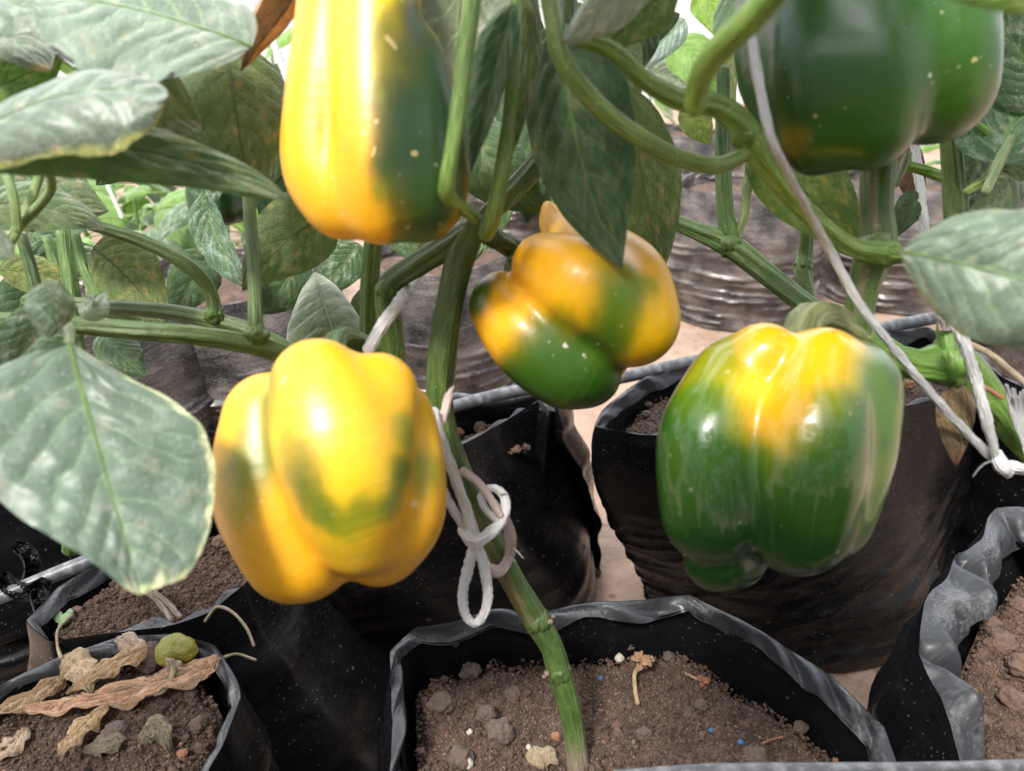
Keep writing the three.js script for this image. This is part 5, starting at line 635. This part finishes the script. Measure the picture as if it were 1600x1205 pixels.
{ // dried blossom with its stalk, and a smaller one
  const blossom = (px, py, R, list, label, c) => { const p = on(BF, px, py, R * 0.6), t = thing('dried_blossom', p, label, 'dried blossom', 'dried blossoms on the soil'); for (let k = 0; k < 6; k++) { const a = k / 6 * 6.28, d = V3(Math.cos(a) * R, R * (0.4 + 0.3 * Math.sin(k * 2.3)), Math.sin(a) * R), T = p.clone().add(d); mesh('petal', leafGeo(p, p.clone().lerp(T, 0.5).add(V3(0, R * 0.35, 0)), T, R * 0.5, R * 0.5, { face: V3(p.x, 3, p.z), nu: 8, nv: 12, crump: 0.12, wave: 0.4, tint: c, seed: k }), M.leafDry, t); } mesh('stalk', tubeGeo(list.map(([x, y, u]) => ({ p: on(BF, x, y, u), r: R * 0.17 })), { seg: 8, n: 14, tint: tinted([0.62, 0.42, 0.26], 4) }), M.stem, t); };
  blossom(1003, 1048, 0.0075, [[1000, 1050, 0.005], [991, 1062, 0.005], [992, 1085, 0.003], [996, 1104, 0.002]], 'dried tan blossom with a long stalk on the nearest soil', [1.3, 0.95, 0.7]);
  blossom(1098, 1073, 0.0045, [[1092, 1068, 0.003], [1082, 1064, 0.003], [1070, 1058, 0.003]], 'small orange dried bud on the nearest soil', [1.1, 0.5, 0.22]);
}
[[938, 1062, 0.0019, 'blue pellet beside the tied stem on the nearest soil'], [1157, 1163, 0.0021, 'blue pellet at the middle of the nearest soil near the bottom edge'], [1329, 1122, 0.0026, 'blue pellet nearest to the right rim of the nearest bag'], [1334, 1151, 0.0025, 'bright blue pellet just below the one at the right rim'], [1313, 1154, 0.0013, 'tiny blue pellet left of the two at the right rim'], [1110, 1144, 0.0018, 'dull blue pellet half buried left of the middle one']].forEach(([x, y, r, l], i) => { const p = on(BF, x, y, r * 0.6); solo('blue_pellet', lumpGeo(r * 0.75, i + 2, 1, 0.5).translate(p.x, p.y, p.z), M.blue, l, 'fertiliser pellet', 'blue pellets on the nearest soil'); });
[[1252, 1106, 0.0026, 'white pebble left of the right rim on the nearest soil'], [1288, 1108, 0.004, 'pale yellowish stone under the right rim of the nearest bag'], [734, 1146, 0.0016, 'tiny white grain left on the nearest soil'], [826, 1170, 0.0016, 'tiny pale grain above the beige leaf fragment'], [968, 1032, 0.003, 'pale chip at the back rim of the nearest bag'], [730, 1198, 0.003, 'tan pebble at the bottom left of the nearest soil']].forEach(([x, y, r, l], i) => { const p = on(BF, x, y, r * 0.5); solo('pebble', lumpGeo(r, i + 12, 2, 0.5).translate(p.x, p.y, p.z), M.stone, l, 'pebble', 'pale pebbles on the nearest soil'); });
solo('twig', tubeGeo([[1190, 1166], [1205, 1160], [1222, 1156]].map(([x, y]) => ({ p: on(BF, x, y, 0.002), r: 0.0006 })), { seg: 6 }), M.clay, 'thin reddish rootlet near the bottom of the nearest soil', 'twig');
solo('twig', tubeGeo([[218, 940, 0.01], [245, 955, 0.012], [262, 975, 0.012], [275, 1002, 0.016]].map(([x, y, u]) => ({ p: on(BM, x, y, u), r: 0.0022 })), { seg: 8, lump: 0.3 }), M.wood, 'grey forked twig lying over the rim beneath the big leaf, longer one', 'twig');
solo('twig', tubeGeo([[248, 950, 0.012], [268, 968, 0.013], [288, 996, 0.016]].map(([x, y, u]) => ({ p: on(BM, x, y, u), r: 0.0018 })), { seg: 8, lump: 0.3 }), M.wood, 'shorter grey twig beside the longer one over the left rim', 'twig');
{ const t = thing('sprout', on(BM, 98, 975, 0), 'tiny pale green sprout on the soil in the left bag', 'sprout'); for (const [b, m, e] of [[[92, 985], [103, 976], [118, 965]], [[95, 980], [92, 970], [88, 966]], [[98, 984], [110, 972], [112, 962]]]) mesh('leaf', leafGeo(on(BM, ...b, 0.003), on(BM, ...m, 0.006), on(BM, ...e, 0.006), 0.003, 0.003, { face: V3(0, 5, 0), nu: 8, nv: 12, tint: [1.5, 1.4, 2], seed: b[0] }), D.young, t); }
{ // ragged plastic scraps by the far left hose
  const q = [[[30, 855, 0.55], [52, 880, 0.545], [40, 915, 0.55], 22, 26, 'torn grey plastic scrap standing by the hose at the left'], [[5, 905, 0.53], [40, 925, 0.525], [75, 905, 0.53], 30, 26, 'crumpled grey plastic flap under the hose at the left edge'], [[60, 925, 0.5], [75, 960, 0.495], [95, 985, 0.5], 26, 30, 'creased plastic flap at the corner of the left bag']];
  q.forEach(([b, m, t, l, r, lab], i) => solo('plastic_scrap', leafGeo(b, m, t, l, r, { crump: 0.12, fold: 25, curl: 40, pa: 0.2, pb: 0.2, seed: i * 3 + 1, wave: 0.2 }), M.film, lab, 'plastic scrap', 'torn plastic at the left'));
}

// ---------------------------------------------------------------- plants farther off
function farPlant(base, h, n, seed, label, mat, tint, big = 1) {
  const t = thing('pepper_plant', base, label, 'pepper plant', 'pepper plants farther back'), r = rng(seed);
  const top = base.clone().add(V3((r() - 0.5) * 0.08, h, (r() - 0.5) * 0.08)), mid = base.clone().lerp(top, 0.5).add(V3((r() - 0.5) * 0.05, 0, 0));
  mesh('stem', tubeGeo([{ p: base, r: 0.007 }, { p: mid, r: 0.006 }, { p: top, r: 0.004 }], { seg: 10, tint: tinted(GREEN, seed) }), M.stem, t);
  for (let k = 0; k < n; k++) {
    const s = (big > 1 ? 0.06 : 0.25) + (big > 1 ? 0.94 : 0.75) * r(), a = r() * 6.28, p0 = base.clone().lerp(top, s), d = V3(Math.cos(a), 0.25, Math.sin(a)), reach = (0.03 + 0.14 * r()) * big * (1.2 - 0.5 * s), b = p0.clone().addScaledVector(d, reach), l = (0.07 + 0.06 * r()) * big, e = b.clone().add(V3(Math.cos(a + r() - 0.5) * l, -l * (0.2 + 0.7 * r()), Math.sin(a + r() - 0.5) * l)), m = b.clone().lerp(e, 0.5).add(V3(0, l * 0.16, 0));
    mesh('petiole', tubeGeo([{ p: p0, r: 0.0018 }, { p: p0.clone().lerp(b, 0.5).add(V3(0, 0.012, 0)), r: 0.0016 }, { p: b, r: 0.0014 }], { seg: 6, n: 6, tint: tinted(PALE, k) }), M.stem, t);
    const tt = 0.8 + 0.5 * r(); leaf(t, r() < 0.75 ? mat : D.top, b, m, e, l * 0.3, l * 0.3, { face: V3(b.x, 6, b.z + 2), nu: 10, nv: 16, midrib: false, tint: tint.map((x) => x * tt), wave: 0.1, curl: -25 });
  }
}
const gp = (px, D2) => { const p = at(px, 300, D2); p.y = 0.0; return p; };
[[150, 2.2, 0.42, 'leafy plant far left behind the dark leaf'], [250, 2.6, 0.36, 'bright plant seen through the gap at the left'], [330, 2.3, 0.34, 'bright low plant above the left pepper'], [60, 1.9, 0.5, 'plant behind the left edge leaves'], [440, 3.0, 0.6, 'plant behind the top pepper, left of it'], [560, 2.6, 0.55, 'plant behind the top yellow pepper'], [720, 2.4, 0.6, 'plant behind the central petioles'], [860, 2.2, 0.7, 'plant behind the hanging dark leaf'], [1180, 2.8, 0.6, 'plant behind the dark green pepper'], [1500, 2.3, 0.6, 'plant behind the right edge leaves'], [1640, 1.9, 0.6, 'plant beyond the right edge'], [1000, 3.6, 0.35, 'low distant plant at top centre'], [215, 1.55, 0.2, 'bright low plant in the gap under the long shaded leaf'], [300, 1.75, 0.2, 'bright low plant right of the thin white string'], [120, 1.7, 0.22, 'bright low plant at the left behind the back-lit leaf'], [380, 1.6, 0.2, 'bright low plant behind the narrow blue-green leaf']].forEach(([px, d, h, l], i) => farPlant(gp(px, d).setY(0.0), h + 0.1, 24, 60 + i, l, D.young, [0.9, 0.9, 0.9]));

[[-0.75, 0.55, 'plant of the next row behind the viewer, far left one'], [-0.35, 0.7, 'plant of the next row behind the viewer, left one'], [0.02, 0.62, 'plant of the next row behind the viewer, middle one'], [0.4, 0.6, 'plant of the next row behind the viewer, right one'], [0.8, 0.5, 'plant of the next row behind the viewer, far right one']].forEach(([x, z, l], i) => farPlant(V3(x, 0.25, z), 0.95, 85, 90 + i, l, D.top, [0.7, 0.75, 0.7], 1.35));

{ // green bud behind the left leaves
  const p = at(412, 224, 0.46), t = thing('flower_bud', p, 'small round green bud left of the top yellow pepper', 'bud');
  mesh('bud_body', lumpGeo(0.0052, 5, 3, 0.1).translate(p.x, p.y, p.z), phys({ color: new THREE.Color(0.1, 0.2, 0.06), roughness: 0.5 }), t);
  for (const [a, b] of [[[425, 200], [440, 190]], [[400, 232], [404, 250]], [[418, 240], [440, 225]]]) mesh('sepal', leafGeo([412, 238, 0.455], [a[0], a[1], 0.452], [b[0], b[1], 0.455], 7, 7, { nu: 8, nv: 14, tint: [0.9, 1.1, 0.8] }), D.top, t);
  mesh('stalk', tubeGeo([[408, 240, 0.46, 6], [400, 280, 0.46, 5], [395, 330, 0.46, 5]], { seg: 8, tint: tinted(GREEN, 1) }), M.stem, t);
}
renderer.render(scene, camera);
